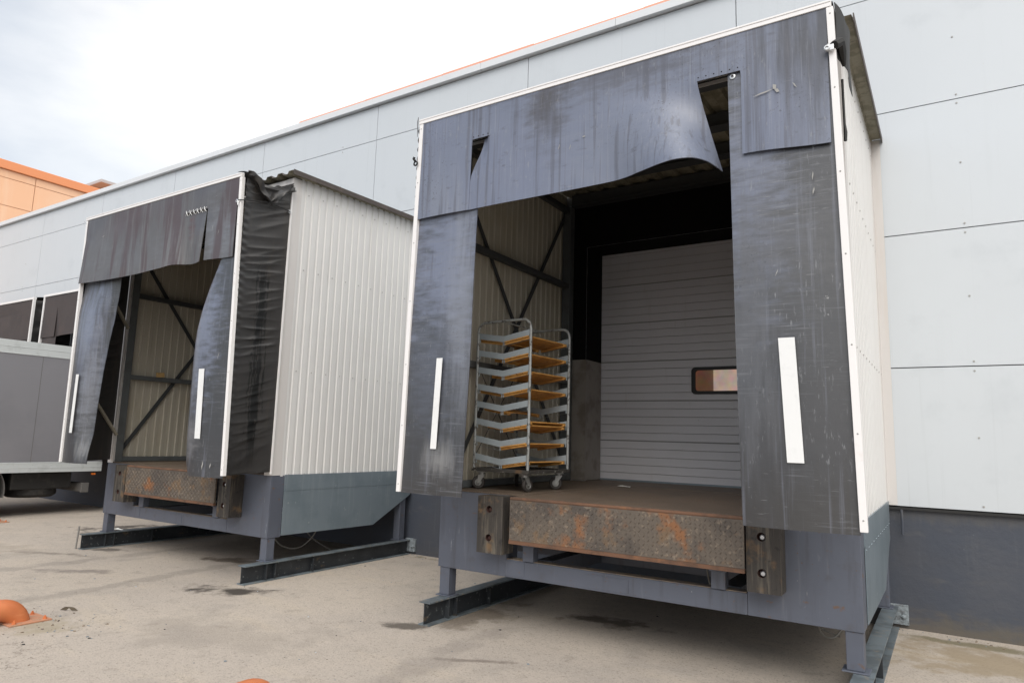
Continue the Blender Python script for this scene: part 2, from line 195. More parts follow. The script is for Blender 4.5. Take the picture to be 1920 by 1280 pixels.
M['door'] = mat('grey_door_panel', (0.66, 0.655, 0.69), 0.4, layers=[(u(1), (0.62, 0.61, 0.63), 0.45, 0.65, 0.6), (u(20), (0.4, 0.39, 0.39), 0.70, 0.76, 0.6), ((12, 12, 1.5), (0.55, 0.53, 0.52), 0.58, 0.75, 0.4)], bumps=[((90, 90, 90), 0.06, 0.002)])
M['door_seal'] = mat('black_window_rubber', (0.01, 0.01, 0.01), 0.5)
M['roof_out'] = mat('dark_brown_roof_sheet', (0.07, 0.056, 0.05), 0.55, layers=[(u(7), (0.12, 0.095, 0.08), 0.5, 0.68, 0.6)])
M['roof_in'] = mat('mouldy_roof_underside', (0.30, 0.275, 0.205), 0.7, layers=[(u(6), (0.17, 0.155, 0.105), 0.46, 0.60, 0.8), (u(22), (0.11, 0.10, 0.07), 0.58, 0.68, 0.6)])
M['rack'] = mat('blue_grey_rack_paint', (0.34, 0.385, 0.41), 0.42, layers=[(u(35), (0.08, 0.07, 0.06), 0.66, 0.72, 0.8), (u(4), (0.28, 0.315, 0.335), 0.45, 0.65, 0.7)])
M['rack_tube'] = mat('chipped_rack_tube', (0.33, 0.345, 0.34), 0.42, metal=0.2, layers=[(u(28), (0.07, 0.06, 0.052), 0.54, 0.62, 0.9), (u(6), (0.22, 0.22, 0.2), 0.5, 0.66, 0.6)])
M['rack_base'] = mat('chipped_black_rack_base', (0.045, 0.042, 0.038), 0.6, layers=[(u(32), (0.42, 0.40, 0.36), 0.58, 0.66, 0.8), (u(9), (0.14, 0.08, 0.04), 0.58, 0.7, 0.7)])
M['tyre'] = mat('worn_castor_rubber', (0.035, 0.03, 0.027), 0.7)
M['wood'] = mat('honey_pine_board', (0.60, 0.31, 0.085), 0.55, layers=[((14, 14, 60), (0.36, 0.155, 0.035), 0.47, 0.66, 0.8), (u(5), (0.60, 0.335, 0.11), 0.52, 0.68, 0.6), (u(22), (0.2, 0.085, 0.025), 0.64, 0.74, 0.6)])
M['truck'] = mat('grey_truck_panel', (0.235, 0.232, 0.25), 0.45, layers=[(u(0.8), (0.205, 0.203, 0.22), 0.45, 0.65, 0.7), ((2, 2, 30), (0.26, 0.258, 0.27), 0.55, 0.75, 0.4)])
M['truck_rail'] = mat('pale_truck_rail', (0.57, 0.60, 0.60), 0.4, layers=[(u(6), (0.46, 0.485, 0.48), 0.5, 0.68, 0.6)])
M['chassis'] = mat('black_chassis', (0.018, 0.017, 0.016), 0.7, layers=[(u(6), (0.05, 0.045, 0.038), 0.5, 0.7, 0.6)])
M['guard'] = mat('grey_mudguard', (0.13, 0.125, 0.12), 0.6, layers=[(u(7), (0.2, 0.18, 0.15), 0.5, 0.7, 0.6)])
M['glass'] = mat('dark_cab_glass', (0.02, 0.025, 0.03), 0.08, spec=0.7)
M['amber'] = mat('amber_lens', (0.75, 0.18, 0.02), 0.3)
M['orange'] = mat('orange_facade_panel', (0.88, 0.55, 0.36), 0.55, layers=[(u(0.25), (0.87, 0.50, 0.30), 0.42, 0.65, 0.7), ((2.5, 2.5, 0.3), (0.90, 0.61, 0.43), 0.5, 0.72, 0.5)])
M['orange_cap'] = mat('orange_coping', (0.80, 0.30, 0.13), 0.5)
M['salmon'] = mat('salmon_flashing', (0.85, 0.40, 0.28), 0.5)
M['pipe'] = mat('orange_painted_pipe', (0.62, 0.20, 0.075), 0.48, layers=[(u(5), (0.55, 0.165, 0.06), 0.45, 0.65, 0.7), (u(26), (0.36, 0.20, 0.13), 0.64, 0.74, 0.6), ((3, 3, 22), (0.72, 0.29, 0.13), 0.62, 0.72, 0.4)], bumps=[(u(45), 0.15, 0.003)])
M['plate'] = mat('orange_worn_base_plate', (0.52, 0.245, 0.145), 0.75, layers=[(u(10), (0.40, 0.26, 0.17), 0.45, 0.62, 0.8), (u(30), (0.2, 0.1, 0.06), 0.6, 0.7, 0.6)])
M['cap'] = mat('grey_white_coping', (0.74, 0.765, 0.79), 0.4, layers=[(u(1.0), (0.68, 0.70, 0.72), 0.5, 0.7, 0.6)])
M['concrete'] = mat('grey_roof_slab', (0.42, 0.44, 0.46), 0.7)
M['tower'] = mat('brown_tower_wall', (0.16, 0.125, 0.10), 0.8)
M['roofing'] = mat('roofing_membrane', (0.25, 0.25, 0.25), 0.85)
M['paper'] = mat('paper_scrap', (0.75, 0.75, 0.72), 0.8)
M['card'] = mat('tan_cardboard', (0.50, 0.33, 0.14), 0.8, layers=[(u(30), (0.38, 0.23, 0.09), 0.5, 0.65, 0.6)])
M['cable'] = mat('grey_cable', (0.20, 0.19, 0.17), 0.6)
M['bungee'] = mat('black_cord', (0.012, 0.012, 0.012), 0.6)
M['rod'] = mat('bare_steel_rod', (0.33, 0.32, 0.30), 0.5, metal=0.5)
M['leaf'] = mat('dry_leaf', (0.10, 0.08, 0.055), 0.8)
# window pane: two-tone brown view in the acrylic door window, emitted by the pane itself
def pane_mat():
    m = bpy.data.materials.new('door_window_view'); m.use_nodes = True
    t = m.node_tree; b = t.nodes['Principled BSDF']
    g = t.nodes.new('ShaderNodeNewGeometry'); s = t.nodes.new('ShaderNodeSeparateXYZ'); t.links.new(g.outputs['Position'], s.inputs[0])
    no = t.nodes.new('ShaderNodeTexNoise'); no.inputs['Scale'].default_value = 9; t.links.new(g.outputs['Position'], no.inputs['Vector'])
    mo = t.nodes.new('ShaderNodeMath'); mo.operation = 'PINGPONG'; mo.inputs[1].default_value = 5.996
    mr = t.nodes.new('ShaderNodeMapRange'); mr.inputs['From Min'].default_value = 1.155; mr.inputs['From Max'].default_value = 1.165
    t.links.new(s.outputs['X'], mr.inputs['Value'])
    mx = t.nodes.new('ShaderNodeMix'); mx.data_type = 'RGBA'; mx.inputs[6].default_value = (0.075, 0.036, 0.02, 1); mx.inputs[7].default_value = (0.32, 0.225, 0.185, 1)
    t.links.new(mr.outputs[0], mx.inputs[0])
    m2 = t.nodes.new('ShaderNodeMix'); m2.data_type = 'RGBA'; m2.blend_type = 'MULTIPLY'; m2.inputs[0].default_value = 0.6
    t.links.new(mx.outputs[2], m2.inputs[6]); t.links.new(no.outputs['Color'], m2.inputs[7])
    t.links.new(m2.outputs[2], b.inputs['Emission Color']); b.inputs['Emission Strength'].default_value = 1.1
    b.inputs['Base Color'].default_value = (0.03, 0.02, 0.015, 1); b.inputs['Roughness'].default_value = 0.12
    return m
M['pane'] = pane_mat()

# ------------------------------------------------------------------ mesh helpers
OFF = {}                                              # world origin of every thing, for its parts
class MB:
    def __init__(s): s.v = []; s.f = []; s.mi = []; s.sm = []
    def face(s, pts, m=0, smooth=False):
        i = len(s.v); s.v += [tuple(p) for p in pts]; s.f.append(list(range(i, i+len(pts)))); s.mi.append(m); s.sm.append(smooth)
    def box(s, x0, y0, z0, x1, y1, z1, m=0):
        i = len(s.v)
        s.v += [(x0,y0,z0),(x1,y0,z0),(x1,y1,z0),(x0,y1,z0),(x0,y0,z1),(x1,y0,z1),(x1,y1,z1),(x0,y1,z1)]
        for q in ((3,2,1,0),(4,5,6,7),(0,1,5,4),(1,2,6,5),(2,3,7,6),(3,0,4,7)): s.f.append([i+k for k in q]); s.mi.append(m); s.sm.append(False)
        return s
    def obox(s, c, ax, ay, az, m=0):
        """oriented box: centre and three half-axis vectors"""
        c, ax, ay, az = map(Vector, (c, ax, ay, az)); i = len(s.v)
        for k in (-1, 1):
            for (a, b) in ((-1,-1),(1,-1),(1,1),(-1,1)): s.v.append(tuple(c + ax*a + ay*b + az*k))
        for q in ((3,2,1,0),(4,5,6,7),(0,1,5,4),(1,2,6,5),(2,3,7,6),(3,0,4,7)): s.f.append([i+k for k in q]); s.mi.append(m); s.sm.append(False)
        return s
    def bar(s, p0, p1, w, h, up=(0,0,1), m=0):
        p0, p1 = Vector(p0), Vector(p1); d = p1-p0; n = d.normalized(); a = n.cross(Vector(up)).normalized(); b = a.cross(n)
        return s.obox((p0+p1)/2, d/2, a*w/2, b*h/2, m)
    def tube(s, pts, r, n=10, m=0, caps=True):
        pts = [Vector(p) for p in pts]; i0 = len(s.v); prev = None
        for k, p in enumerate(pts):
            t = (pts[min(k+1, len(pts)-1)] - pts[max(k-1, 0)]).normalized()
            if prev is None: a = t.orthogonal().normalized()
            else: a = (prev - t*prev.dot(t)).normalized()
            prev = a; b = t.cross(a); rr = r[k] if isinstance(r, (list, tuple)) else r
            for j in range(n):
                th = 2*math.pi*j/n; s.v.append(tuple(p + (a*math.cos(th) + b*math.sin(th))*rr))
        for k in range(len(pts)-1):
            for j in range(n):
                s.f.append([i0+k*n+j, i0+k*n+(j+1)%n, i0+(k+1)*n+(j+1)%n, i0+(k+1)*n+j]); s.mi.append(m); s.sm.append(True)
        if caps:
            s.f.append([i0+j for j in range(n)][::-1]); s.mi.append(m); s.sm.append(False)
            e = i0+(len(pts)-1)*n; s.f.append([e+j for j in range(n)]); s.mi.append(m); s.sm.append(False)
        return s
    def cyl(s, p0, p1, r, n=16, m=0): return s.tube([p0, p1], r, n, m)
    def lathe(s, c, axis, prof, n=20, m=0):
        """prof: (radius, offset along axis)"""
        c, ax = Vector(c), Vector(axis).normalized(); a = ax.orthogonal().normalized(); b = ax.cross(a); i0 = len(s.v)
        for (r, o) in prof:
            for j in range(n):
                th = 2*math.pi*j/n; s.v.append(tuple(c + ax*o + (a*math.cos(th)+b*math.sin(th))*r))
        for k in range(len(prof)-1):
            for j in range(n): s.f.append([i0+k*n+j, i0+k*n+(j+1)%n, i0+(k+1)*n+(j+1)%n, i0+(k+1)*n+j]); s.mi.append(m); s.sm.append(True)
        return s
    def prism(s, poly, axis, a0, a1, m=0):
        """poly in the other two axes (cyclic order kept), extruded along axis"""
        def P(q, a):
            if axis == 'x': return (a, q[0], q[1])
            if axis == 'y': return (q[0], a, q[1])
            return (q[0], q[1], a)
        n = len(poly); i = len(s.v); s.v += [P(q, a0) for q in poly] + [P(q, a1) for q in poly]
        s.f.append([i+k for k in range(n)][::-1]); s.f.append([i+n+k for k in range(n)])
        for k in range(n): s.f.append([i+k, i+(k+1)%n, i+n+(k+1)%n, i+n+k])
        s.mi += [m]*(n+2); s.sm += [False]*(n+2); return s
    def grid(s, fn, nu, nv, m=0, smooth=True):
        i = len(s.v)
        for a in range(nu+1):
            for b in range(nv+1): s.v.append(tuple(fn(a/nu, b/nv)))
        for a in range(nu):
            for b in range(nv): s.f.append([i+a*(nv+1)+b, i+(a+1)*(nv+1)+b, i+(a+1)*(nv+1)+b+1, i+a*(nv+1)+b+1]); s.mi.append(m); s.sm.append(smooth)
        return s
    def build(s, name, mats, parent=None, bevel=0.0, solid=0.0, solid_mat=0, fix=True, label=None, weld=False):
        me = bpy.data.meshes.new(name); off = Vector(OFF[parent.name]) if parent else Vector((0,0,0))
        me.from_pydata([tuple(Vector(p)-off) for p in s.v], [], s.f)
        for m in (mats if isinstance(mats, (list, tuple)) else [mats]): me.materials.append(M[m])
        me.polygons.foreach_set('material_index', s.mi); me.polygons.foreach_set('use_smooth', s.sm)
        if fix and not solid:
            bm = bmesh.new(); bm.from_mesh(me); bmesh.ops.recalc_face_normals(bm, faces=bm.faces); bm.to_mesh(me); bm.free()
        if weld:
            bm = bmesh.new(); bm.from_mesh(me); bmesh.ops.remove_doubles(bm, verts=bm.verts, dist=2e-4); bm.to_mesh(me); bm.free()
        me.update()
        o = bpy.data.objects.new(name, me); COL.objects.link(o)
        OFF[o.name] = tuple(off)
        if parent: o.parent = parent
        if solid:
            k = o.modifiers.new('thickness', 'SOLIDIFY'); k.thickness = solid; k.offset = 0; k.material_offset = solid_mat
        if bevel:
            k = o.modifiers.new('edge', 'BEVEL'); k.width = bevel; k.segments = 2; k.limit_method = 'ANGLE'; k.angle_limit = R(40)
        if any(s.sm):
            k = o.modifiers.new('crisp', 'EDGE_SPLIT'); k.split_angle = R(38)
        if label: o['label'] = label
        return o
def thing(name, label, cat, o=(0,0,0), group=None):
    e = bpy.data.objects.new(name, None); COL.objects.link(e); e.location = o; OFF[e.name] = o; e.empty_display_size = 0.2
    e['label'] = label; e['category'] = cat
    if group: e['group'] = group
    return e
def tag(o, label, cat, group=None):
    o['label'] = label; o['category'] = cat
    if group: o['group'] = group
    return o
def copy_tree(o, dx, parent=None, skip=()):
    c = o.copy(); COL.objects.link(c); OFF[c.name] = tuple(Vector(OFF[o.name]) + Vector(dx))
    if parent: c.parent = parent
    else: c.location = Vector(o.location) + Vector(dx)
    for k in list(o.children):
        if k.name.split('.')[0] not in skip: copy_tree(k, dx, c, skip)
    return c
def sm(a, b, x):
    t = max(0.0, min(1.0, (x-a)/(b-a))); return t*t*(3-2*t)
def lerp_tab(tab, x):
    if x <= tab[0][0]: return tab[0][1]
    for (a, va), (b, vb) in zip(tab, tab[1:]):
        if x <= b: return va + (vb-va)*(x-a)/(b-a)
    return tab[-1][1]

# ------------------------------------------------------------------ ground
g = MB(); g.grid(lambda a, b: (-90+180*a, -80+130*b, 0), 8, 8, smooth=False)
go = g.build('ground', 'asphalt'); go['kind'] = 'structure'

# unseen dark asphalt sheet behind the camera, added to cut bounce and darken reflections
M['added_dark_ground'] = mat('added_dark_asphalt', (0.060, 0.058, 0.057), 0.9, spec=0.25, layers=[(u(0.6), (0.05, 0.048, 0.047), 0.42, 0.62, 0.7), (u(6), (0.085, 0.082, 0.08), 0.55, 0.72, 0.5), (u(70), (0.13, 0.125, 0.12), 0.58, 0.7, 0.5, 3)], bumps=[(u(80), 0.6, 0.007)])
g = MB(); g.grid(lambda a, b: (-90+180*a, -79.9+70.6*b, 0.004), 8, 8, smooth=False)
ro = g.build('added_dark_ground', 'added_dark_ground'); ro['kind'] = 'structure'

# ------------------------------------------------------------------ warehouse
P = 5.996                                              # spacing of the docks
wh = thing('warehouse', 'long white panelled warehouse with dark grey plinth behind the loading docks', 'building', (0, 0, 0))
XJ = [1.611 + 2.874*k for k in range(-11, 6)]; ZJ = [1.117, 2.439, 3.769, 5.082, 6.392, 6.985]
DX0, DX1, DZ0, DZ1 = -0.30, 2.65, 1.155, 4.09          # door openings (dock A), repeated
OPEN = [(DX0 - P*k, DX1 - P*k, DZ0, DZ1) for k in range(2)]
def minus(rect, opens):
    rs = [rect]
    for (a, b, c, d) in opens:
        out = []
        for (x0, x1, z0, z1) in rs:
            if b <= x0 or a >= x1 or d <= z0 or c >= z1: out.append((x0, x1, z0, z1)); continue
            if a > x0: out.append((x0, a, z0, z1))
            if b < x1: out.append((b, x1, z0, z1))
            xa, xb = max(a, x0), min(b, x1)
            if c > z0: out.append((xa, xb, z0, c))
            if d < z1: out.append((xa, xb, d, z1))
        rs = out
    return rs
pm = MB(); sc = MB(); G = 0.005
for i in range(len(XJ)-1):
    for j in range(len(ZJ)-1):
        for (x0, x1, z0, z1) in minus((XJ[i]+G, XJ[i+1]-G, ZJ[j]+G, ZJ[j+1]-G), OPEN): pm.box(x0, 0, z0, x1, 0.04, z1)
        for q in range(1, 2):
            xs = XJ[i] + 2.874*0.737 + 0.02*((i*7+j*3+q) % 3 - 1)
            for zz in ((ZJ[j]+0.045, (ZJ[j]+ZJ[j+1])/2, ZJ[j+1]-0.045) if j < 4 else (ZJ[j]+0.045,)):
                if not any(a-0.3 < xs < b+0.3 and zz < 5 for (a, b, c, d) in OPEN): sc.lathe((xs, 0, zz), (0, -1, 0), [(0.0095, 0.0), (0.0095, 0.004), (0.001, 0.006)], 8)
pm.build('wall_panel_cladding', 'panel', wh, bevel=0.0)
sc.build('panel_screw', 'screw', wh)
bk = MB()
for (x0, x1, z0, z1) in minus((-30.0, 15.9, 0.9, 6.98), OPEN): bk.box(x0, 0.042, z0, x1, 0.45, z1)
bk.build('wall_core', 'gap', wh)
MB().box(-30.0, 0.03, -0.3, 15.9, 0.45, 1.10).build('plinth', 'plinth', wh)
MB().box(-30.0, -0.012, 1.088, 15.9, 0.028, 1.11).build('drip_strip', 'gap', wh)
cp = MB(); x = -30.0
while x < 15.9:
    cp.box(x, -0.075, 6.99, min(x+2.15, 15.9)-0.004, 0.5, 7.095); x += 2.15
cp.build('parapet_coping', 'cap', wh, bevel=0.004)
oc = MB(); x = -6.0; k = 0
while x < 15.9:
    oc.box(x, -0.070, 7.096, min(x+1.62, 15.9)-0.006, -0.02, 7.118 + 0.005*(k % 3)); x += 1.62; k += 1
oc.build('coping_flashing', 'salmon', wh)
MB().box(-30.0, 0.46, -0.2, 15.9, 38, 6.90).build('roof', 'roofing', wh)
# sectional doors
for k in range(2):
    d = -P*k; DY = 0.45
    b = MB(); zz = DZ0 - 0.0
    hs = (DZ1 + 0.06 - 1.165)/6
    for q in range(6):
        z0 = 1.165 + hs*q
        for j in range(5):
            za, zb = z0 + hs*j/5 + (0.004 if j == 0 else 0.0), z0 + hs*(j+1)/5 - (0.004 if j == 4 else 0.0)
            b.prism([(DY+0.03, za+0.001), (DY+0.010, za+0.001), (DY, za+0.007), (DY, zb-0.004), (DY+0.010, zb-0.001), (DY+0.03, zb-0.001)], 'x', DX0-0.02+d, DX1+0.02+d)
    dr = b.build('sectional_door', 'door', wh, label='grey ribbed sectional dock door with a small black framed window' if k == 0 else None)
    MB().box(DX0+d, DY-0.014, 1.158, DX1+d, DY-0.002, 1.186).build('bottom_seal', 'skirt', dr)
    # rounded window frame
    wf = MB(); cx, cz, hw, hh, rr = 1.232+d, 2.397, 0.335, 0.162, 0.05
    def ring(hw, hh, r, n=6):
        o = []
        for (sx, sz, a0) in ((1,1,0),(-1,1,90),(-1,-1,180),(1,-1,270)):
            for t in range(n+1):
                a = R(a0 + 90*t/n); o.append((cx + sx*(hw-r) + r*math.cos(a), cz + sz*(hh-r) + r*math.sin(a)))
        return o
    A_, B_ = ring(hw, hh, rr), ring(hw-0.05, hh-0.038, rr*0.75); n = len(A_)
    for t in range(n):
        q, q2 = t, (t+1) % n
        wf.face([(A_[q][0], DY-0.018, A_[q][1]), (A_[q2][0], DY-0.018, A_[q2][1]), (B_[q2][0], DY-0.018, B_[q2][1]), (B_[q][0], DY-0.018, B_[q][1])])
        wf.face([(A_[q][0], DY-0.001, A_[q][1]), (A_[q2][0], DY-0.001, A_[q2][1]), (A_[q2][0], DY-0.018, A_[q2][1]), (A_[q][0], DY-0.018, A_[q][1])])
        wf.face([(B_[q][0], DY-0.018, B_[q][1]), (B_[q2][0], DY-0.018, B_[q2][1]), (B_[q2][0], DY-0.001, B_[q2][1]), (B_[q][0], DY-0.001, B_[q][1])])
    wf.build('window_frame', 'door_seal', dr)
    pn = MB(); pn.face([(p[0], DY-0.006, p[1]) for p in ring(hw-0.049, hh-0.037, rr*0.75)]); pn.build('window_pane', 'pane', dr)
    # linings of the opening
    lb = MB()
    lb.box(DX0+0.001+d, 0.0, 2.65, DX0+0.007+d, DY-0.02, DZ1-0.001); lb.box(DX1-0.007+d, 0.0, 2.65, DX1-0.001+d, DY-0.02, DZ1-0.001); lb.box(DX0+0.008+d, 0.0, DZ1-0.007, DX1-0.008+d, DY-0.02, DZ1-0.001)
    lb.box(-0.53+d, -0.012, 2.65, DX0+d, -0.003, 4.86); lb.box(DX1+d, -0.012, 2.65, 2.88+d, -0.003, 4.86); lb.box(DX0+0.001+d, -0.012, DZ1, DX1-0.001+d, -0.003, 4.86)
    lb.build('door_surround', 'black', wh)
    jb = MB(); jb.box(-0.53+d, -0.016, 1.17, DX0+0.009+d, -0.003, 2.649); jb.box(DX0+0.001+d, -0.0031, 1.1701, DX0+0.009+d, DY-0.02, 2.6489); jb.build('door_jamb', 'jamb', wh)
    jb = MB(); jb.box(DX1-0.009+d, -0.016, 1.17, 2.88+d, -0.003, 2.649); jb.box(DX1-0.009+d, -0.0031, 1.1701, DX1-0.001+d, DY-0.02, 2.6489); jb.build('door_jamb', 'jamb', wh)

# ------------------------------------------------------------------ loading dock (built at dock A, then copied)
BASE = (1.175, -1.2, 0)
dock = thing('loading_dock', 'nearest steel loading dock with blue grey rubber curtains and an empty rack inside', 'loading dock', BASE, 'loading docks along the warehouse wall')
YF, YP = -3.095, -2.42
FZ = 1.165
# base frame
for (xa, xb) in ((-0.596, 0.154), (2.206, 2.946)):
    fp = MB(); fp.box(xa, YP, 0.457, xb, YP+0.012, 1.150); fp.box(xa, YP+0.0115, 0.4571, xa+0.012, -2.235, 1.1499); fp.box(xb-0.012, YP+0.0115, 0.4571, xb, -2.235, 1.1499)
    fp.build('front_plate', 'frame', dock, bevel=0.004)
fb = MB(); fb.box(0.155, YP-0.004, 0.457, 2.205, YP+0.10, 0.606); fb.build('front_beam', 'frame', dock, bevel=0.006)
le = MB(); le.box(0.16, YP+0.002, 0.6065, 2.20, YP+0.095, 0.612)
le.build('beam_ledge_dirt', 'ledge', dock)
for (xa, xb, zz) in ((0.156, 0.345, 0.592), (0.93, 1.30, 0.58)): wp = MB(); wp.box(xa, YP-0.0075, 0.475, xb, YP-0.0045, zz); wp.build('weld_patch', 'frame', dock, bevel=0.001)
for x0 in (0.34, 1.955):
    b = MB(); b.box(x0, -2.45, 0.612, x0+0.105, -2.36, 0.735); b.box(x0-0.012, -2.46, 0.735, x0+0.117, -2.35, 0.747); b.build('lip_support', 'frame', dock, bevel=0.004)
for x0 in (-0.578, 2.830):
    for (y0, z1) in ((-2.41, 0.456), (-0.20, 1.10)):
        b = MB(); b.box(x0, y0, 0.212, x0+0.108, y0+0.11, z1); b.box(x0-0.03, y0-0.02, 0.2005, x0+0.138, y0+0.13, 0.2115); b.build('leg', 'frame', dock, bevel=0.005)
for x0 in (-0.565, 2.870):
    b = MB(); x1 = x0+0.125; xm = (x0+x1)/2; ya, yb = -2.71, -0.012
    b.box(x0, ya, 0.188, x1, yb, 0.2, 1); b.box(x0, ya, 0.0, x1, yb, 0.012, 1); b.box(xm-0.005, ya, 0.0125, xm+0.005, yb, 0.1875)
    for yy in (-2.42, -2.30, -1.75): b.box(x0+0.008, yy, 0.0125, xm-0.0055, yy+0.010, 0.1875); b.box(xm+0.0055, yy, 0.0125, x1-0.008, yy+0.010, 0.1875)
    bo = b.build('ground_beam', ['ibeam', 'flange'], dock, bevel=0.002)
    b = MB(); b.box(x0+0.03, -0.011, 0.035, x0+0.205, 0.026, 0.215); b.lathe((x0+0.165, -0.011, 0.11), (0, -1, 0), [(0.025, 0), (0.025, 0.012), (0.012, 0.012), (0.012, 0.03), (0.0, 0.03)], 6)
    b.build('anchor_plate', 'bracket', bo, bevel=0.006)
# side skirts (grey-blue sheets), both sides
for sx, x0 in ((1, 2.949), (-1, -0.599)):
    b = MB(); lo = x0 if sx > 0 else x0-0.006
    b.prism([(-2.235, 0.985), (-2.235, 0.474), (-0.744, 0.464), (-0.02, 0.822), (-0.02, 0.972)], 'x', lo, lo+0.006)
    for t in range(12):
        yy = -2.2 + 2.1*t/11; b.lathe((lo+(0.006 if sx > 0 else 0), yy, 0.958-0.003*t/11), (sx, 0, 0), [(0.009, 0), (0.008, 0.004), (0.001, 0.006)], 8)
    b.build('skirt_panel', 'skirt', dock)
    b = MB(); lo2 = x0-0.003 if sx > 0 else x0-0.006
    b.box(lo2, -2.235, 0.975, lo2+0.012, -0.02, 1.158); b.build('skirt_flashing', 'skirt', dock)
# deck
b = MB()
b.box(-0.55, YP+0.015, 1.150, 0.322, -0.02, FZ); b.box(2.252, YP+0.015, 1.150, 2.90, -0.02, FZ); b.box(0.33, -0.50, 1.150, 2.245, 0.44, FZ)
b.box(-0.30, -0.018, 1.150, 0.325, 0.44, FZ); b.box(2.25, -0.018, 1.150, 2.65, 0.44, FZ)
b.build('deck_plate', 'deck', dock)
b = MB(); b.box(0.331, -2.615, 1.138, 2.243, -0.508, FZ-0.003); lv = b.build('leveller_plate', ['deck'], dock)
b = MB(); b.box(0.40, -2.35, 0.75, 0.44, -0.6, 1.136); b.box(2.13, -2.35, 0.75, 2.17, -0.6, 1.136); b.box(0.35, -2.2, 0.46, 0.50, -0.25, 0.60); b.box(1.96, -2.2, 0.46, 2.11, -0.25, 0.60); b.box(-0.58, -1.2, 0.46, 2.93, -1.08, 0.60); b.box(0.332, -0.505, 0.5, 2.243, -0.495, 1.14)
b.build('underframe', 'frame', dock)
# lip with raised tread bars
b = MB(); LX0, LX1, LZ0, LZ1, LY = 0.318, 2.242, 0.778, 1.136, -2.640
b.box(LX0, LY, LZ0+0.03, LX1, LY+0.02, LZ1)
nx, nz = 54, 10
for i in range(nx):
    for j in range(nz):
        cx = LX0 + (i+0.5)*(LX1-LX0)/nx; cz = LZ0 + 0.04 + (j+0.5)*(LZ1-LZ0-0.05)/nz
        a = R(48) if (i+j) % 2 else R(-48)
        ux, uz = math.cos(a), math.sin(a); l, wd, h = 0.0145, 0.0042, 0.005
        p = [(cx-ux*l, cz-uz*l), (cx+uz*wd, cz-ux*wd), (cx+ux*l, cz+uz*l), (cx-uz*wd, cz+ux*wd)]
        t = (cx-ux*l*.35, LY-h, cz-uz*l*.35), (cx+ux*l*.35, LY-h, cz+uz*l*.35)
        q = [(x, LY-0.0002, z) for x, z in p]
        b.face([q[0], q[1], t[0]], 0, False); b.face([q[1], t[1], t[0]], 0, False); b.face([q[1], q[2], t[1]], 0, False); b.face([q[2], q[3], t[1]], 0, False); b.face([q[3], t[0], t[1]], 0, False); b.face([q[3], q[0], t[0]], 0, False)
lip = b.build('leveller_lip', 'rust', dock, fix=False)
b = MB(); b.cyl((LX0, LY+0.012, 1.146), (LX1, LY+0.012, 1.146), 0.0145, 10); b.box(LX0, LY-0.006, LZ0, LX1, LY+0.026, LZ0+0.029); b.build('lip_edge', 'rust_edge', lip)
# bumpers: block with two bolt holes
def bumper(x0, x1, z0, z1):
    y0, y1 = -2.60, YP-0.002; b = MB(); cx = x0 + (x1-x0)*0.46; n = 24
    zs = [(z0, (z0+z1)/2), ((z0+z1)/2, z1)]
    for (za, zb), hz in zip(zs, (z0+(z1-z0)*0.27, z0+(z1-z0)*0.77)):
        r = 0.030; circ = []; sq = []
        cor = [math.atan2(zb-hz, x1-cx), math.atan2(zb-hz, x0-cx), math.atan2(za-hz, x0-cx), math.atan2(za-hz, x1-cx)]
        angs = sorted([2*math.pi*t/n - math.pi + 1e-4 for t in range(n)] + cor)
        for a in angs:
            dx, dz = math.cos(a), math.sin(a); circ.append((cx+dx*r, hz+dz*r))
            t = min(((x1-cx)/dx if dx > 1e-9 else 1e9), ((x0-cx)/dx if dx < -1e-9 else 1e9), ((zb-hz)/dz if dz > 1e-9 else 1e9), ((za-hz)/dz if dz < -1e-9 else 1e9))
            sq.append((cx+dx*t, hz+dz*t))
        k = len(angs)
        for t in range(k):
            q = (t+1) % k
            b.face([(circ[t][0], y0, circ[t][1]), (circ[q][0], y0, circ[q][1]), (sq[q][0], y0, sq[q][1]), (sq[t][0], y0, sq[t][1])])
            b.face([(circ[q][0], y0, circ[q][1]), (circ[t][0], y0, circ[t][1]), (circ[t][0], y0+0.05, circ[t][1]), (circ[q][0], y0+0.05, circ[q][1])], 1)
        b.face([(c[0], y0+0.05, c[1]) for c in circ], 1)
    for q in ([(x0,y0,z0),(x0,y1,z0),(x0,y1,z1),(x0,y0,z1)], [(x1,y0,z0),(x1,y0,z1),(x1,y1,z1),(x1,y1,z0)], [(x0,y0,z1),(x0,y1,z1),(x1,y1,z1),(x1,y0,z1)], [(x0,y0,z0),(x1,y0,z0),(x1,y1,z0),(x0,y1,z0)]): b.face(q)
    return b, cx, (z0+(z1-z0)*0.27, z0+(z1-z0)*0.77)
for (x0, x1, z0, z1, bolts) in ((-0.040, 0.222, 0.668, 1.148, False), (2.247, 2.470, 0.655, 1.140, True)):
    b, cx, hz = bumper(x0, x1, z0, z1); bo = b.build('bumper', ['bumper', 'hole'], dock, fix=True)
    for z in hz:
        c = MB(); c.lathe((cx+0.004, -2.552, z-0.004), (0, -1, 0), [(0.019, 0), (0.019, 0.028), (0.013, 0.034), (0.001, 0.034)], 12); c.build('bolt', 'zinc' if bolts else 'hole', bo)
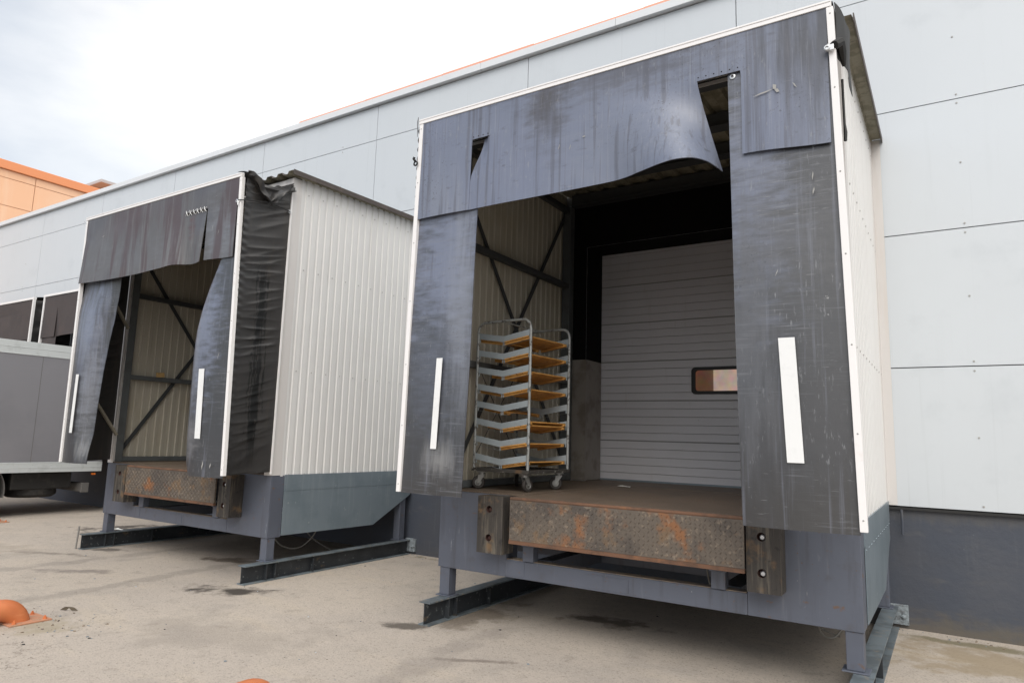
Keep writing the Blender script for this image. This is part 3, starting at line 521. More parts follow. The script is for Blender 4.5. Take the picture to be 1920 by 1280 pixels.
# tunnel walls: ribbed sheet
def ribbed(n0, n1, pitch, depth, crest=0.52, slope=0.06):
    """profile points (u, offset) along u"""
    out = []; x = n0
    while x < n1 - 1e-6:
        for (f, h) in ((0, 0), (crest/2, 0), (crest/2+slope, 1), (1-crest/2-slope, 1), (1-crest/2, 0)):
            q = x + f*pitch
            if q < n1: out.append((q, h*depth))
        x += pitch
    out.append((n1, 0)); return out
def roof_z(y): return 4.70 + (y+2.42)*0.028
prof = ribbed(-2.30, -0.02, 0.115, 0.012, 0.60, 0.055)
for sx, xo in ((1, 2.946), (-1, -0.596)):
    b = MB(); vs = [(xo - sx*h, y) for (y, h) in prof]
    for (p, q) in zip(vs, vs[1:]):
        f = [(p[0], p[1], 1.14), (q[0], q[1], 1.14), (q[0], q[1], roof_z(q[1])+0.03), (p[0], p[1], roof_z(p[1])+0.03)]
        b.face(f if sx > 0 else f[::-1])
    s = b
    for t in range(10):
        yy = -2.30 + 0.115*2*t + 0.115*0.0 + 0.0
        for z in (1.162, 2.37, 3.60, roof_z(yy)-0.16): s.lathe((xo + sx*0.002, yy+0.115, z), (sx, 0, 0), [(0.008, 0), (0.007, 0.004), (0.001, 0.006)], 8, 2)
    b.build('side_wall', ['clad_out', 'clad_in', 'screw_pale', 'screw_pale'], dock, solid=0.003, solid_mat=1, fix=False)
    b = MB()                                           # flat corner trim, front and wall flashings
    xa, xb = (xo-0.125, xo+0.004) if sx > 0 else (xo-0.004, xo+0.125)
    b.box(xa, YP-0.006, 1.152, xb, YP+0.0, 4.695)
    lo = xo+0.001 if sx > 0 else xo-0.005
    b.box(lo, YP-0.001, 1.1525, lo+0.004, -2.295, 4.7)
    b.build('corner_trim', 'trim', dock); b = MB()
    b.box(lo, -0.135, 1.125, lo+0.004, -0.004, 4.77)
    l2 = xo+0.0045 if sx > 0 else xo-0.084
    b.box(l2, -0.011, 1.125, l2+0.08, -0.003, 4.80)
    b.build('wall_flashing', 'trim', dock)
b = MB(); b.box(-0.466, YP-0.007, 4.53, 2.816, YP+0.0, 4.688); b.build('fascia_board', 'trim', dock)
# roof
b = MB(); pr = ribbed(-0.70, 3.05, 0.20, 0.034, 0.42, 0.10); ya, yb = -2.52, -0.004
for (p, q) in zip(pr, pr[1:]): b.face([(p[0], ya, roof_z(ya)+0.012+p[1]), (q[0], ya, roof_z(ya)+0.012+q[1]), (q[0], yb, roof_z(yb)+0.012+q[1]), (p[0], yb, roof_z(yb)+0.012+p[1])])
rf = b.build('roof_sheet', ['roof_out', 'roof_in'], dock, solid=0.003, solid_mat=1, fix=False)
for x0 in (-0.706, 3.05): b = MB(); b.obox((x0+0.003, (ya+yb)/2, roof_z((ya+yb)/2)+0.025), (0.004, 0, 0), (0, (yb-ya)/2, (yb-ya)/2*0.028), (0, 0, 0.03)); b.build('verge_flashing', 'roof_out', rf)
# inner steel: posts, rails, diagonals, roof beams
for sx, xi in ((-1, -0.578), (1, 2.928)):
    def X(a, b_): return (min(xi-sx*a, xi-sx*b_), max(xi-sx*a, xi-sx*b_))
    for y0 in (-2.405, -0.145):
        x0, x1 = X(0.0, 0.11); b = MB(); b.box(x0, y0, FZ+0.001, x1, y0+0.11, 4.62); b.build('inner_post', 'steel', dock, bevel=0.004)
    b = MB(); x0, x1 = X(0.045, 0.115); b.box(x0, -2.41, FZ+0.002, x1, -2.407, 4.0); b.build('post_trim', 'trim', dock)
    for z in (1.20, 2.37, 3.57, 4.56):
        x0, x1 = X(0.03, 0.10); b = MB(); b.box(x0, -2.294, z-0.03, x1, -0.146, z+0.035); b.build('wall_rail', 'steel' if z < 3 else 'brace', dock, bevel=0.003)
    for (p, q, xx) in (((-2.30, 4.23), (-0.14, 1.47), 0.016), ((-2.30, 1.30), (-0.14, 4.50), 0.024)):
        b = MB(); b.bar((xi-sx*xx, p[0], p[1]), (xi-sx*xx, q[0], q[1]), 0.006, 0.055); b.build('wind_brace', 'brace', dock)
for y0 in (-2.40, -1.55, -0.85, -0.14):
    b = MB(); z = roof_z(y0)-0.10; b.box(-0.46, y0, z-0.03, 2.81, y0+0.09, z+0.095); b.box(-0.46, y0-0.03, z-0.042, 2.81, y0+0.12, z-0.031); b.build('roof_beam', 'brace', dock)
# shelter frame struts
for sx, xo in ((-1, -0.455), (1, 2.80)):
    for (ya_, za, yb_, zb) in ((-3.06, 4.02, -2.42, 3.06), (-3.06, 2.42, -2.42, 1.54)):
        b = MB(); b.bar((xo, ya_, za), (xo, yb_, zb), 0.03, 0.045, (1, 0, 0)); b.build('shelter_strut', 'arm', dock)
# cables looping below
for pts in ([(2.6, -2.1, 0.47), (2.62, -1.95, 0.30), (2.68, -1.75, 0.25), (2.74, -1.6, 0.35), (2.78, -1.52, 0.5)], [(2.1, -1.3, 0.7), (2.2, -1.2, 0.35), (2.4, -1.05, 0.16), (2.6, -0.9, 0.05)], [(1.75, -1.9, 0.75), (1.78, -1.85, 0.5), (1.86, -1.7, 0.42), (2.0, -1.5, 0.62)]):
    P_ = []
    for i in range(len(pts)-1):
        p0 = Vector(pts[max(i-1, 0)]); p1 = Vector(pts[i]); p2 = Vector(pts[i+1]); p3 = Vector(pts[min(i+2, len(pts)-1)])
        for t in range(6):
            s_ = t/6; P_.append(0.5*((2*p1) + (p2-p0)*s_ + (2*p0-5*p1+4*p2-p3)*s_**2 + (-p0+3*p1-3*p2+p3)*s_**3))
    P_.append(Vector(pts[-1])); b = MB(); b.tube(P_, 0.007, 6); b.build('hanging_cable', 'cable', dock)

# copy of everything so far for the second dock
dockB = copy_tree(dock, (-P, 0, 0)); dockB['label'] = 'second steel loading dock with brown stained torn head curtain and black bellows'
OFF[dockB.name] = tuple(Vector(BASE) + Vector((-P, 0, 0)))

# ---- shelters
def strips(dk, d, xl_t, xl_b, xr_t, xr_b, z0=1.172, zt=4.487):
    for (ct, cb) in ((xl_t, xl_b), (xr_t, xr_b)):
        b = MB(); i = len(b.v); y0, y1 = YF-0.009, YF+0.035; w_ = 0.042
        b.v += [(cb+d, y0, z0), (cb+w_+d, y0, z0), (cb+w_+d, y1, z0), (cb+d, y1, z0), (ct+d, y0, zt-0.004), (ct+w_+d, y0, zt-0.004), (ct+w_+d, y1, zt-0.004), (ct+d, y1, zt-0.004)]
        for q in ((3,2,1,0),(4,5,6,7),(0,1,5,4),(1,2,6,5),(2,3,7,6),(3,0,4,7)): b.f.append(list(q)); b.mi.append(0); b.sm.append(False)
        for t in (0.02, 0.17, 0.33, 0.5, 0.66, 0.83, 0.985):
            cx = cb + (ct-cb)*t + 0.022 + d; b.lathe((cx, y0, z0+(zt-z0)*t), (0, -1, 0), [(0.006, 0), (0.005, 0.003), (0.001, 0.004)], 8, 1)
        b.build('edge_profile', ['alu', 'screw'], dk, bevel=0.003)
    b = MB(); b.box(xl_t-0.006+d, YF-0.011, zt, xr_t+0.03+d, YF+0.03, zt+0.046); b.box(xl_t-0.004+d, YF-0.015, zt+0.030, xr_t+0.03+d, YF-0.0115, zt+0.043); b.build('top_profile', 'alu', dk, bevel=0.003)
def eyelet(mb, c, ax=(0, -1, 0), r=0.02):
    c = Vector(c); a = Vector(ax).normalized(); mb.lathe(c, a, [(r, 0), (r, 0.006), (r*0.5, 0.008), (r*0.42, 0.002)], 14)
def stripe(par, x_t, z_t, x_b, z_b, w_, y):
    b = MB(); b.face([(x_b, y, z_b), (x_b+w_, y, z_b), (x_t+w_, y, z_t), (x_t, y, z_t)]); b.build('marking_stripe', 'stripe', par, solid=0.003)
def scuffs(par, items):
    b = MB()
    for (x, y, z, l, w_, a) in items:
        dx, dz = math.cos(a)*l/2, math.sin(a)*l/2; ex, ez = -math.sin(a)*w_/2, math.cos(a)*w_/2
        b.face([(x-dx, y, z-dz), (x-dx*.2+ex, y, z-dz*.2+ez), (x+dx, y, z+dz), (x+dx*.3-ex, y, z+dz*.3-ez)])
    b.build('paint_scuff', 'cut', par, fix=False)

# dock A
strips(dock, 0, -0.490, -0.552, 2.944, 3.014)
ZB = 3.578; ZS = 4.208
def smooth_line(pts, n=80):
    """points along a Catmull-Rom line through pts, evenly spaced by arc length"""
    V = [Vector((p[0], p[1], 0)) for p in pts]; out = []
    for i in range(len(V)-1):
        p0, p1, p2, p3 = V[max(i-1, 0)], V[i], V[i+1], V[min(i+2, len(V)-1)]
        for t in range(12):
            q = t/12; out.append(0.5*((2*p1) + (p2-p0)*q + (2*p0-5*p1+4*p2-p3)*q*q + (-p0+3*p1-3*p2+p3)*q**3))
    out.append(V[-1]); acc = [0.0]
    for p, q in zip(out, out[1:]): acc.append(acc[-1] + (q-p).length)
    def at(a):
        d = a*acc[-1]
        for k in range(len(acc)-1):
            if d <= acc[k+1] + 1e-9: return out[k].lerp(out[k+1], (d-acc[k])/max(1e-9, acc[k+1]-acc[k]))
        return out[-1]
    return at
HEM_A = smooth_line([(0.100, YF+0.004), (0.40, YF-0.006), (0.746, YF-0.004), (1.363, YF-0.010), (1.55, YF-0.035), (1.70, YF-0.095), (1.882, YF-0.165), (2.003, YF-0.184), (2.103, YF-0.148), (2.166, YF-0.050), (2.196, YF+0.09), (2.210, YF+0.185)])
def cols(*segs):
    o = []
    for (a, b_, n) in segs: o += [a + (b_-a)*k/n for k in range(n)]
    return o + [segs[-1][1]]
def cloth(mb, xs, zs, fn):
    mb.grid(lambda a, t: fn(xs[round(a*(len(xs)-1))], t, zs), len(xs)-1, zs[2])
def flapA(x, t, zs):
    a = (x-0.118)/(2.09-0.118); hem = HEM_A(a if a < 1 else 1); f = t**1.15
    px = x + (hem.x - x)*f; py = YF + (hem.y - YF)*f
    lf = (1-sm(0.118, 0.32, x))*(1-sm(0.0, 0.62, t))
    px += lf*0.095*(0 if t == 0 and x > 0.3199 else 1); py += lf*0.045
    if t == 0 and x >= 0.3199: px, py = x, YF
    return (px, py, ZS + (ZB - ZS)*t)
b = MB()
ZT = 4.486
band = cols((-0.447, 0.118, 14), (0.118, 0.32, 8), (0.32, 2.09, 60), (2.09, 2.39, 6), (2.39, 2.944, 14))
cloth(b, band, (ZT, ZS, 6), lambda x, t, z: (x, YF + (0.004*math.sin(x*5)*(1-t)*t*4), ZT + (ZS-ZT)*t))
cloth(b, cols((-0.447, 0.118, 14)), (0, 0, 14), lambda x, t, z: (x - 0.030*t*(0.55-x)/1.0 + (0.0 if x < 0.117 else -0.004*(t > 0)), YF - 0.010*t*math.sin((x+0.447)*5.5), ZS + (ZB-ZS)*t))
cloth(b, cols((0.118, 0.32, 12), (0.32, 2.09, 60)), (0, 0, 26), flapA)
cloth(b, cols((2.39, 2.944, 14)), (0, 0, 14), lambda x, t, z: (x + 0.006*(t > 0)*(x < 2.395), YF - 0.012*t*math.sin((x-2.39)*5), ZS + (3.600 - 0.038*sm(2.39, 2.944, x) - ZS)*t))
hc = b.build('head_curtain', 'rubber_head', dock, solid=0.006, fix=False, weld=True)
b = MB()                                                # rivets along the right cut
for k in range(6): b.lathe((2.10+0.055*k, YF-0.004, ZS+0.024), (0, -1, 0), [(0.005, 0), (0.004, 0.003), (0.001, 0.004)], 8)
for k in range(4): b.lathe((0.13+0.05*k, YF-0.004, ZS+0.02), (0, -1, 0), [(0.005, 0), (0.004, 0.003), (0.001, 0.004)], 8)
b.build('rivet', 'gap', hc)
# side curtains, right one flares a little, left one hangs straight
def side(x0t, x0b, x1t, x1b, zt, zb, yoff, wave, seed):
    def fn(a, t):
        xo = x0t + (x0b-x0t)*t; xi = x1t + (x1b-x1t)*t
        return (xo + (xi-xo)*a, YF + yoff + wave*math.sin(a*2.4+seed)*sm(0.1, 1, t) + 0.006*math.sin(t*9+seed+a*2), zt + (zb-zt)*t)
    return fn
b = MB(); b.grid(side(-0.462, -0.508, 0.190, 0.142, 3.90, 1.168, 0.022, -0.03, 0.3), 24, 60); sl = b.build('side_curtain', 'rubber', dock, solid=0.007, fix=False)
stripe(sl, -0.158, 2.305, -0.186, 1.545, 0.062, YF-0.020)
def rightA(a, t):
    x0 = lerp_tab([(0, 2.946), (1, 3.016)], t); x1 = lerp_tab([(0, 2.300), (0.25, 2.310), (0.6, 2.325), (1, 2.352)], t)
    return (x0 + (x1-x0)*a, YF + 0.022 - 0.035*math.sin(a*2.6)*sm(0.1, 0.9, t), 4.215 + (1.150 - 0.0 - 4.215)*t)
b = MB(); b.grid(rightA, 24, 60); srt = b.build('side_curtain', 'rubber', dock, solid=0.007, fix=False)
stripe(srt, 2.598, 2.325, 2.632, 1.552, 0.098, YF-0.030)
b = MB(); eyelet(b, (2.335, YF+0.018, 4.185)); b.build('eyelet', 'zinc', srt)
scuffs(hc, [(2.54, YF-0.016, 3.995, 0.14, 0.012, 0.20), (2.615, YF-0.016, 4.02, 0.045, 0.03, -1.1), (2.63, YF-0.016, 3.99, 0.04, 0.025, -0.6), (2.74, YF-0.016, 4.0, 0.05, 0.009, -1.0), (1.2, YF-0.012, 3.99, 0.03, 0.012, 0.2), (1.5, YF-0.012, 4.02, 0.03, 0.012, 0.6), (0.98, YF-0.010, 3.95, 0.05, 0.007, 1.3), (1.08, YF-0.010, 3.93, 0.05, 0.006, 1.4), (1.72, YF-0.010, 4.06, 0.05, 0.007, 1.5)])
scuffs(srt, [(2.83, YF-0.012, 3.36, 0.06, 0.008, 1.5), (2.832, YF-0.012, 3.26, 0.05, 0.01, 1.4), (2.60, YF-0.026, 2.75, 0.05, 0.006, 1.2)])
# bellows on the sides and top cloth
def bellow(dk, x0, sx, mm='vinyl'):
    def fn(a, t):
        y = YF+0.03 + (YP-0.012 - YF - 0.03)*a; z = 4.47 + 0.03*a + (1.165 - 4.47)*t
        e = math.sin(math.pi*a)
        jit = 0.5*math.sin(t*17) + 0.35*math.sin(t*41+a*3)
        p1 = t*108 + 2.6*a*(1+0.4*math.sin(t*11)) + jit*1.6; p2 = t*61 + 4.2*a + 2*jit
        ridge = (1-abs(math.sin(p1)))**1.5; amp = 0.55 + 0.45*math.sin(t*23+1.7)
        wv = 0.026*ridge*amp*(1-0.55*a) + 0.020*((1-abs(math.sin(p2)))**2)*(0.4+0.6*a) + 0.010*math.sin(t*29 + a*3)
        fade = 1 - 0.45*sm(0.5, 0.85, t)
        pin = 0.008*math.sin(t*230)*(1-sm(0, 0.16, a))
        return (x0 + sx*(wv*e*fade - 0.035*e + pin), y, z)
    b = MB(); b.grid(fn, 24, 460); return b.build('side_bellows', mm, dk, solid=0.003, fix=False)
bellow(dock, -0.53, -1)
b = MB()                                                # on the right only a torn remnant is left at the top
def remA(a, t):
    y = YF+0.03 + 0.45*a; z = 4.53 + (lerp_tab([(0, 4.16), (0.7, 4.12), (1, 4.07)], a) - 4.53)*t
    return (2.990 + 0.040*min(1, a*2.2) + 0.006*math.sin(a*9+t*4), y, z)
b.grid(remA, 14, 14); b.build('torn_bellows', 'bungee', dock, solid=0.003, fix=False)
def topcloth(dk, d, sag):
    def fn(a, t):
        x = -0.51 + 3.49*a + d; y = YF+0.04 + (YP-0.02-YF-0.04)*t
        z = 4.545 + 0.07*t - (0.05 + sag*sm(0.8, 1.0, a)) * math.sin(math.pi*min(1, t*1.0))**1.0 + 0.012*math.sin(a*40 + t*5)*math.sin(math.pi*t)
        return (x, y, z)
    b = MB(); b.grid(fn, 60, 14); return b.build('top_bellows', 'vinyl', dk, solid=0.003, fix=False)
topcloth(dock, 0, 0.0)
# strap, hook and bungee at the right top corner; small hook and cloth corner at left
b = MB(); b.box(2.935, YF-0.040, 4.165, 2.985, YF-0.023, 4.205); eyelet(b, (2.945, YF-0.040, 4.185)); b.build('strap_bracket', 'zinc', dock, bevel=0.003)
b = MB(); b.tube([(2.985, YF-0.02, 4.20), (3.01, YF+0.02, 4.235), (3.015, YF+0.10, 4.21), (3.02, YF+0.16, 4.14)], [0.03, 0.035, 0.03, 0.012], 8); b.tube([(2.995, YF+0.26, 4.1), (2.998, YF+0.26, 3.78), (3.002, YF+0.255, 3.72), (3.0, YF+0.25, 3.66)], [0.008, 0.008, 0.012, 0.010], 8); b.build('bungee_cord', 'bungee', dock)
b = MB(); b.face([(-0.50, YF-0.02, 4.555), (-0.555, YF+0.03, 4.545), (-0.51, YF-0.01, 4.37)]); b.build('cloth_corner', 'vinyl', dock, solid=0.004)
b = MB(); eyelet(b, (-0.500, YF-0.024, 4.105), r=0.026); b.tube([(-0.505, YF-0.03, 4.13), (-0.52, YF-0.035, 4.15), (-0.51, YF-0.035, 4.165)], 0.012, 8); b.build('cord_hook', 'bungee', dock)

# dock B (d = -P)
d = -P
strips(dockB, d, -0.545, -0.510, 2.868, 2.985)
HEM_B = smooth_line([(-6.492, YF-0.035), (-6.05, YF-0.030), (-5.614, YF-0.008), (-5.091, YF+0.018), (-4.575, YF-0.006), (-4.303, YF-0.040), (-4.165, YF-0.025), (-4.075, YF+0.012), (-3.97, YF+0.030), (-3.86, YF+0.015), (-3.742, YF-0.022)])
def flapB(x, t, zs):
    a = (x+6.498)/(6.498-3.722); hem = HEM_B(a); f = t**1.1
    cut = sm(-4.16, -4.10, x)
    return (x + (hem.x-x)*f, YF + (hem.y-YF)*f + 0.010*cut*(1-t)*(t >= 0), ZS - 0.022*cut*(1-t) + (ZB - 0.012*math.sin((x+6.5)*2.5) - ZS)*t)
b = MB()
cloth(b, cols((-6.498, -4.16, 50), (-4.16, -3.722, 12), (-3.722, -3.690, 1), (-3.690, -3.085, 14)), (0, 0, 6), lambda x, t, z: (x - 0.055*sm(-3.7, -3.085, x)*t, YF + 0.004*math.sin(x*4)*(1-t)*t*4, ZT + (ZS-ZT)*t))
cloth(b, cols((-6.498, -4.16, 50), (-4.16, -3.722, 16)), (0, 0, 26), flapB)
cloth(b, cols((-3.690, -3.085, 14)), (0, 0, 14), lambda x, t, z: (x - 0.055*sm(-3.7, -3.085, x) - 0.012*t*sm(-3.7, -3.085, x), YF + 0.004*t, ZS + (3.585 - 0.02*sm(-3.7, -3.1, x) - ZS)*t))
hb = b.build('head_curtain', 'rubber_brown', dockB, solid=0.006, fix=False, label='brown stained torn head curtain', weld=True)
b = MB()
for k in range(6):
    x = -4.12 + 0.072*k; b.tube([(x, YF-0.006, ZS+0.03), (x+0.02, YF-0.016, ZS), (x+0.05, YF-0.008, ZS-0.035)], 0.0035, 6)
    b.tube([(x+0.05, YF-0.008, ZS+0.02), (x+0.02, YF-0.014, ZS-0.005), (x+0.0, YF-0.008, ZS-0.03)], 0.0025, 6)
b.build('cable_tie', 'stripe', hb)
scuffs(hb, [(-6.02, YF-0.012, 4.19, 0.07, 0.012, 0.2), (-3.55, YF-0.014, 3.95, 0.09, 0.008, 1.5), (-3.42, YF-0.02, 3.88, 0.06, 0.008, 1.4)])
LB = [(0, -5.52), (0.2, -5.62), (0.42, -5.79), (0.6, -5.885), (0.75, -5.935), (0.86, -5.955), (0.93, -5.94), (1, -5.90)]
def leftB(a, t):
    x0 = -6.500 + 0.03*t*0.0; xi = lerp_tab(LB, t); y = 0.022 + 0.12*sm(0.55, 1, a)*sm(0.1, 0.4, t)*(1-0.6*sm(0.85, 1, t)) - 0.03*math.sin(a*2.6)*sm(0.25, 0.5, t) + 0.035*(1-sm(0.2, 0.35, t))
    return (x0 + (xi-x0)*a, YF + y, 4.20 + (1.168-4.20)*t)
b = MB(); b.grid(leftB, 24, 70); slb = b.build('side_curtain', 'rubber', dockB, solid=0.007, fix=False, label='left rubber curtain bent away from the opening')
stripe(slb, -6.255, 2.325, -6.262, 1.558, 0.068, YF-0.035)
RB = [(0, -3.42), (0.17, -3.47), (0.22, -3.54), (0.27, -3.63), (0.32, -3.70), (0.38, -3.755), (0.45, -3.79), (0.55, -3.805), (0.7, -3.80), (0.85, -3.79), (0.95, -3.765), (1, -3.71)]
def rightB(a, t):
    x0 = lerp_tab([(0, -3.12), (1, -3.008)], t); xi = lerp_tab(RB, t); y = 0.024 + 0.07*sm(0.6, 1, a)*(1-sm(0.25, 0.5, t)) + 0.07*sm(0.75, 1, a) - 0.05*math.sin(a*2.7)*sm(0.15, 0.5, t)
    return (x0 + (xi-x0)*a, YF + y, 4.20 + (1.145-4.20)*t)
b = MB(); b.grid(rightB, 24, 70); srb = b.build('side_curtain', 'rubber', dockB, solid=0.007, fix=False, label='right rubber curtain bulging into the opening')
stripe(srb, -3.515, 2.315, -3.480, 1.55, 0.098, YF-0.038)
scuffs(srb, [(-3.30, YF-0.035, 1.27, 0.10, 0.022, 1.5), (-3.17, YF-0.03, 1.27, 0.06, 0.02, 1.4), (-3.2, YF-0.03, 2.45, 0.09, 0.008, 1.3)])
bellow(dockB, -6.53, -1)
bellow(dockB, -3.045, 1, 'vinyl_oily')
# crumpled top cloth with a deep sag that folds over the bellows edge
topcloth(dockB, d, 0.22)
def fold(a, t):
    prof = [(0, 4.56), (0.10, 4.57), (0.22, 4.50), (0.36, 4.40), (0.50, 4.33), (0.60, 4.42), (0.75, 4.53), (0.9, 4.58), (1, 4.56)]
    low = [(0, 4.50), (0.10, 4.50), (0.22, 4.43), (0.36, 4.31), (0.50, 4.245), (0.60, 4.285), (0.75, 4.375), (0.9, 4.46), (1, 4.50)]
    zt, zl = lerp_tab(prof, a), lerp_tab(low, a); y = YF+0.01 + 0.645*a
    z = zt + (zl-zt)*t; ph = math.sin(a*34)*0.010 + math.sin(a*21+t*7)*0.012
    return (-3.20 + 0.20*sm(0, 0.5, t) + ph - 0.01*t + 0.03*math.sin(math.pi*t), y + 0.02*math.sin(t*9+a*12), z + 0.015*math.sin(t*12+a*9))
b = MB(); b.grid(fold, 44, 18); b.build('folded_cloth', 'vinyl', dockB, solid=0.004, fix=False)
b = MB(); b.tube([(-3.09, YF-0.03, 4.20), (-3.03, YF+0.02, 4.205), (-3.0, YF+0.2, 4.235), (-2.99, YF+0.33, 4.262), (-3.0, YF+0.45, 4.255), (-3.015, YF+0.61, 4.25)], 0.006, 6); b.build('bungee_cord', 'bungee', dockB)
b = MB(); eyelet(b, (-3.115, YF-0.024, 4.195)); eyelet(b, (-3.026, YF+0.62, 4.25), (1, 0, 0)); b.tube([(-3.09, YF-0.03, 4.19), (-3.085, YF-0.03, 4.14)], 0.007, 6); b.build('cord_hook', 'zinc', dockB)
b = MB(); b.box(-3.052, YP-0.03, 1.17, -3.03, YP-0.012, 4.52); b.build('bellows_batten', 'alu', dockB)

# ------------------------------------------------------------------ wall shelters further along (docks C and D)
sh = thing('dock_shelter', 'wall mounted dock shelter with brown head curtain, receiving the grey truck', 'dock shelter', (-11.8, -0.3, 0), 'dock shelters mounted on the wall')
x0, x1, yF = -13.55, -10.05, -0.625
b = MB(); b.box(x0, yF-0.02, 1.1, x0+0.05, yF+0.03, 4.49); b.build('edge_profile', 'alu', sh)
b = MB(); b.box(x1-0.05, yF-0.02, 1.1, x1, yF+0.03, 4.49); b.build('edge_profile', 'alu', sh)
b = MB(); b.box(x0, yF-0.02, 4.492, x1, yF+0.04, 4.54); b.build('top_profile', 'alu', sh)
b = MB()
b.grid(lambda a, t: (x0+0.052 + (x1-x0-0.104)*a, yF+0.004*math.sin(a*9), 4.2+0.288*t), 30, 3)
b.grid(lambda a, t: (x0+0.052 + (0.62)*a, yF-0.01*t, 4.2+(3.56-4.2)*t), 8, 8)
b.grid(lambda a, t: (x0+0.682 + (2.3)*a, yF - 0.05*t*math.sin(a*3.1) + 0.03*t*(1-sm(0, .2, a)), 4.2+(3.57-4.2)*t), 30, 8)
b.grid(lambda a, t: (x0+2.99 + (0.45)*a, yF-0.01*t, 4.2+(3.56-4.2)*t), 8, 8)
b.build('head_curtain', 'rubber_dull', sh, solid=0.006, fix=False)
for (a0, a1) in ((x0+0.052, x0+0.70), (x1-0.70, x1-0.052)):
    b = MB(); b.grid(lambda a, t: (a0+(a1-a0)*a, yF+0.025-0.02*math.sin(a*3), 4.2+(1.12-4.2)*t), 10, 20); b.build('side_curtain', 'rubber_dull', sh, solid=0.006, fix=False)
for xs, sx in ((x0+0.02, -1), (x1-0.02, 1)):
    def fn(a, t):
        e = math.sin(math.pi*a); return (xs + sx*(0.02*math.sin(t*60+a*3)+0.012*math.sin(t*97))*e, yF+0.03 + (0.60)*a*0.98, 4.48+0.0*a + (1.12-4.48)*t)
    b = MB(); b.grid(fn, 8, 120); b.build('side_bellows', 'vinyl', sh, solid=0.003, fix=False)
b = MB(); b.grid(lambda a, t: (x0+0.01+(x1-x0-0.02)*a, yF+0.03+0.6*0.98*t, 4.545+0.04*math.sin(3.1*t)), 10, 6); b.build('top_bellows', 'vinyl', sh, solid=0.003, fix=False)
b = MB(); b.box(x0+0.5, -0.03, 1.15, x1-0.5, -0.006, 4.3); b.build('dark_doorway', 'black', sh)
sh2 = copy_tree(sh, (-3.99, 0, 0)); sh2['label'] = 'wall mounted dock shelter with dull brown curtain, at the far end beyond the truck'

# ------------------------------------------------------------------ truck parked at shelter C
tr = thing('box_truck', 'grey box truck with pale rails backed up to a wall shelter', 'truck', (-11.8, -3.5, 0))
TX0, TX1, TY0, TY1 = -13.05, -10.55, -6.3, -0.50
def tz(y): return -0.028*(y+2.4)*(-1)*-1                 # the box leans a little towards the wall
def lean(pts): return [(x, y, z - 0.03*(y+2.4)) if False else (x, y, z) for (x, y, z) in pts]
b = MB(); b.box(TX0+0.01, TY0, 0.97, TX1-0.006, TY1, 3.12); cb = b.build('cargo_box', 'truck', tr)
b = MB()
for yy in (-1.75, -2.97, -4.19, -5.41): b.box(TX1-0.0058, yy, 0.975, TX1-0.0042, yy+0.006, 2.89)
b.build('panel_seam', 'guard', cb)
for xs in (TX0, TX1-0.02):
    b = MB(); b.box(xs-0.002, TY0, 2.895, xs+0.022, TY1+0.004, 3.14); b.box(xs-0.006, TY0, 3.02, xs+0.026, TY1+0.004, 3.032); b.box(xs-0.006, TY0, 2.90, xs+0.026, TY1+0.004, 2.912); b.build('top_rail', 'truck_rail', cb, bevel=0.003)
    b = MB(); b.box(xs-0.002, TY0, 0.79, xs+0.022, TY1+0.004, 0.972); b.box(xs-0.006, TY0, 0.87, xs+0.026, TY1+0.004, 0.88); b.box(xs-0.006, TY0, 0.955, xs+0.026, TY1+0.004, 0.966)
    for t in range(20): b.lathe((xs + (0.022 if xs > -12 else -0.002), TY0+0.1+0.3*t, 0.925), (1 if xs > -12 else -1, 0, 0), [(0.008, 0), (0.007, 0.004), (0.001, 0.005)], 6)
    b.build('bottom_rail', 'truck_rail', cb, bevel=0.003)
b = MB(); b.box(TX0+0.03, TY0, 0.80, TX1-0.03, TY1-0.02, 0.96); b.box(-12.3, -8.0, 0.50, -12.2, -0.75, 0.79); b.box(-11.4, -8.0, 0.50, -11.3, -0.75, 0.79)
for yy in (-5.8, -4.6, -3.4, -1.6, -0.9): b.box(-12.2, yy, 0.55, -11.4, yy+0.1, 0.75)
b.build('chassis', 'chassis', tr)
b = MB(); b.box(-11.25, -1.95, 0.48, -10.72, -0.95, 0.78); b.build('side_locker', 'chassis', tr, bevel=0.01)
def wheel(cx, cy, wd, sx):
    b = MB(); b.lathe((cx, cy, 0.47), (sx, 0, 0), [(0.30, -wd/2), (0.44, -wd/2), (0.47, -wd/2+0.04), (0.47, wd/2-0.04), (0.44, wd/2), (0.30, wd/2)], 32)
    wo = b.build('wheel', 'chassis', tr)
    b = MB(); b.lathe((cx, cy, 0.47), (sx, 0, 0), [(0.30, wd/2-0.005), (0.28, wd/2-0.06), (0.16, wd/2-0.10), (0.12, wd/2-0.02), (0.001, wd/2-0.02)], 24); b.build('rim', 'guard', wo)
for cx, sx in ((-10.78, 1), (-12.82, -1)): wheel(cx, -2.62, 0.26, sx); wheel(cx-sx*0.32, -2.62, 0.26, sx); wheel(cx-sx*0.02, -6.95, 0.28, sx)
for cx in (-10.94, -12.66):
    b = MB(); b.grid(lambda a, t: (cx-0.27+0.54*t, -2.62 + 0.565*math.cos(R(-12+204*a)), 0.47 + 0.565*math.sin(R(-12+204*a)) - 0.12*(1 if False else 0)), 24, 2); b.build('mudguard', 'guard', tr, solid=0.02, fix=False)
b = MB(); b.lathe((-11.15, -1.45, 0.44), (0, 0, 1), [(0.15, -0.12), (0.36, -0.12), (0.42, -0.07), (0.42, 0.07), (0.36, 0.12), (0.15, 0.12)], 28); b.build('spare_wheel', 'chassis', tr)
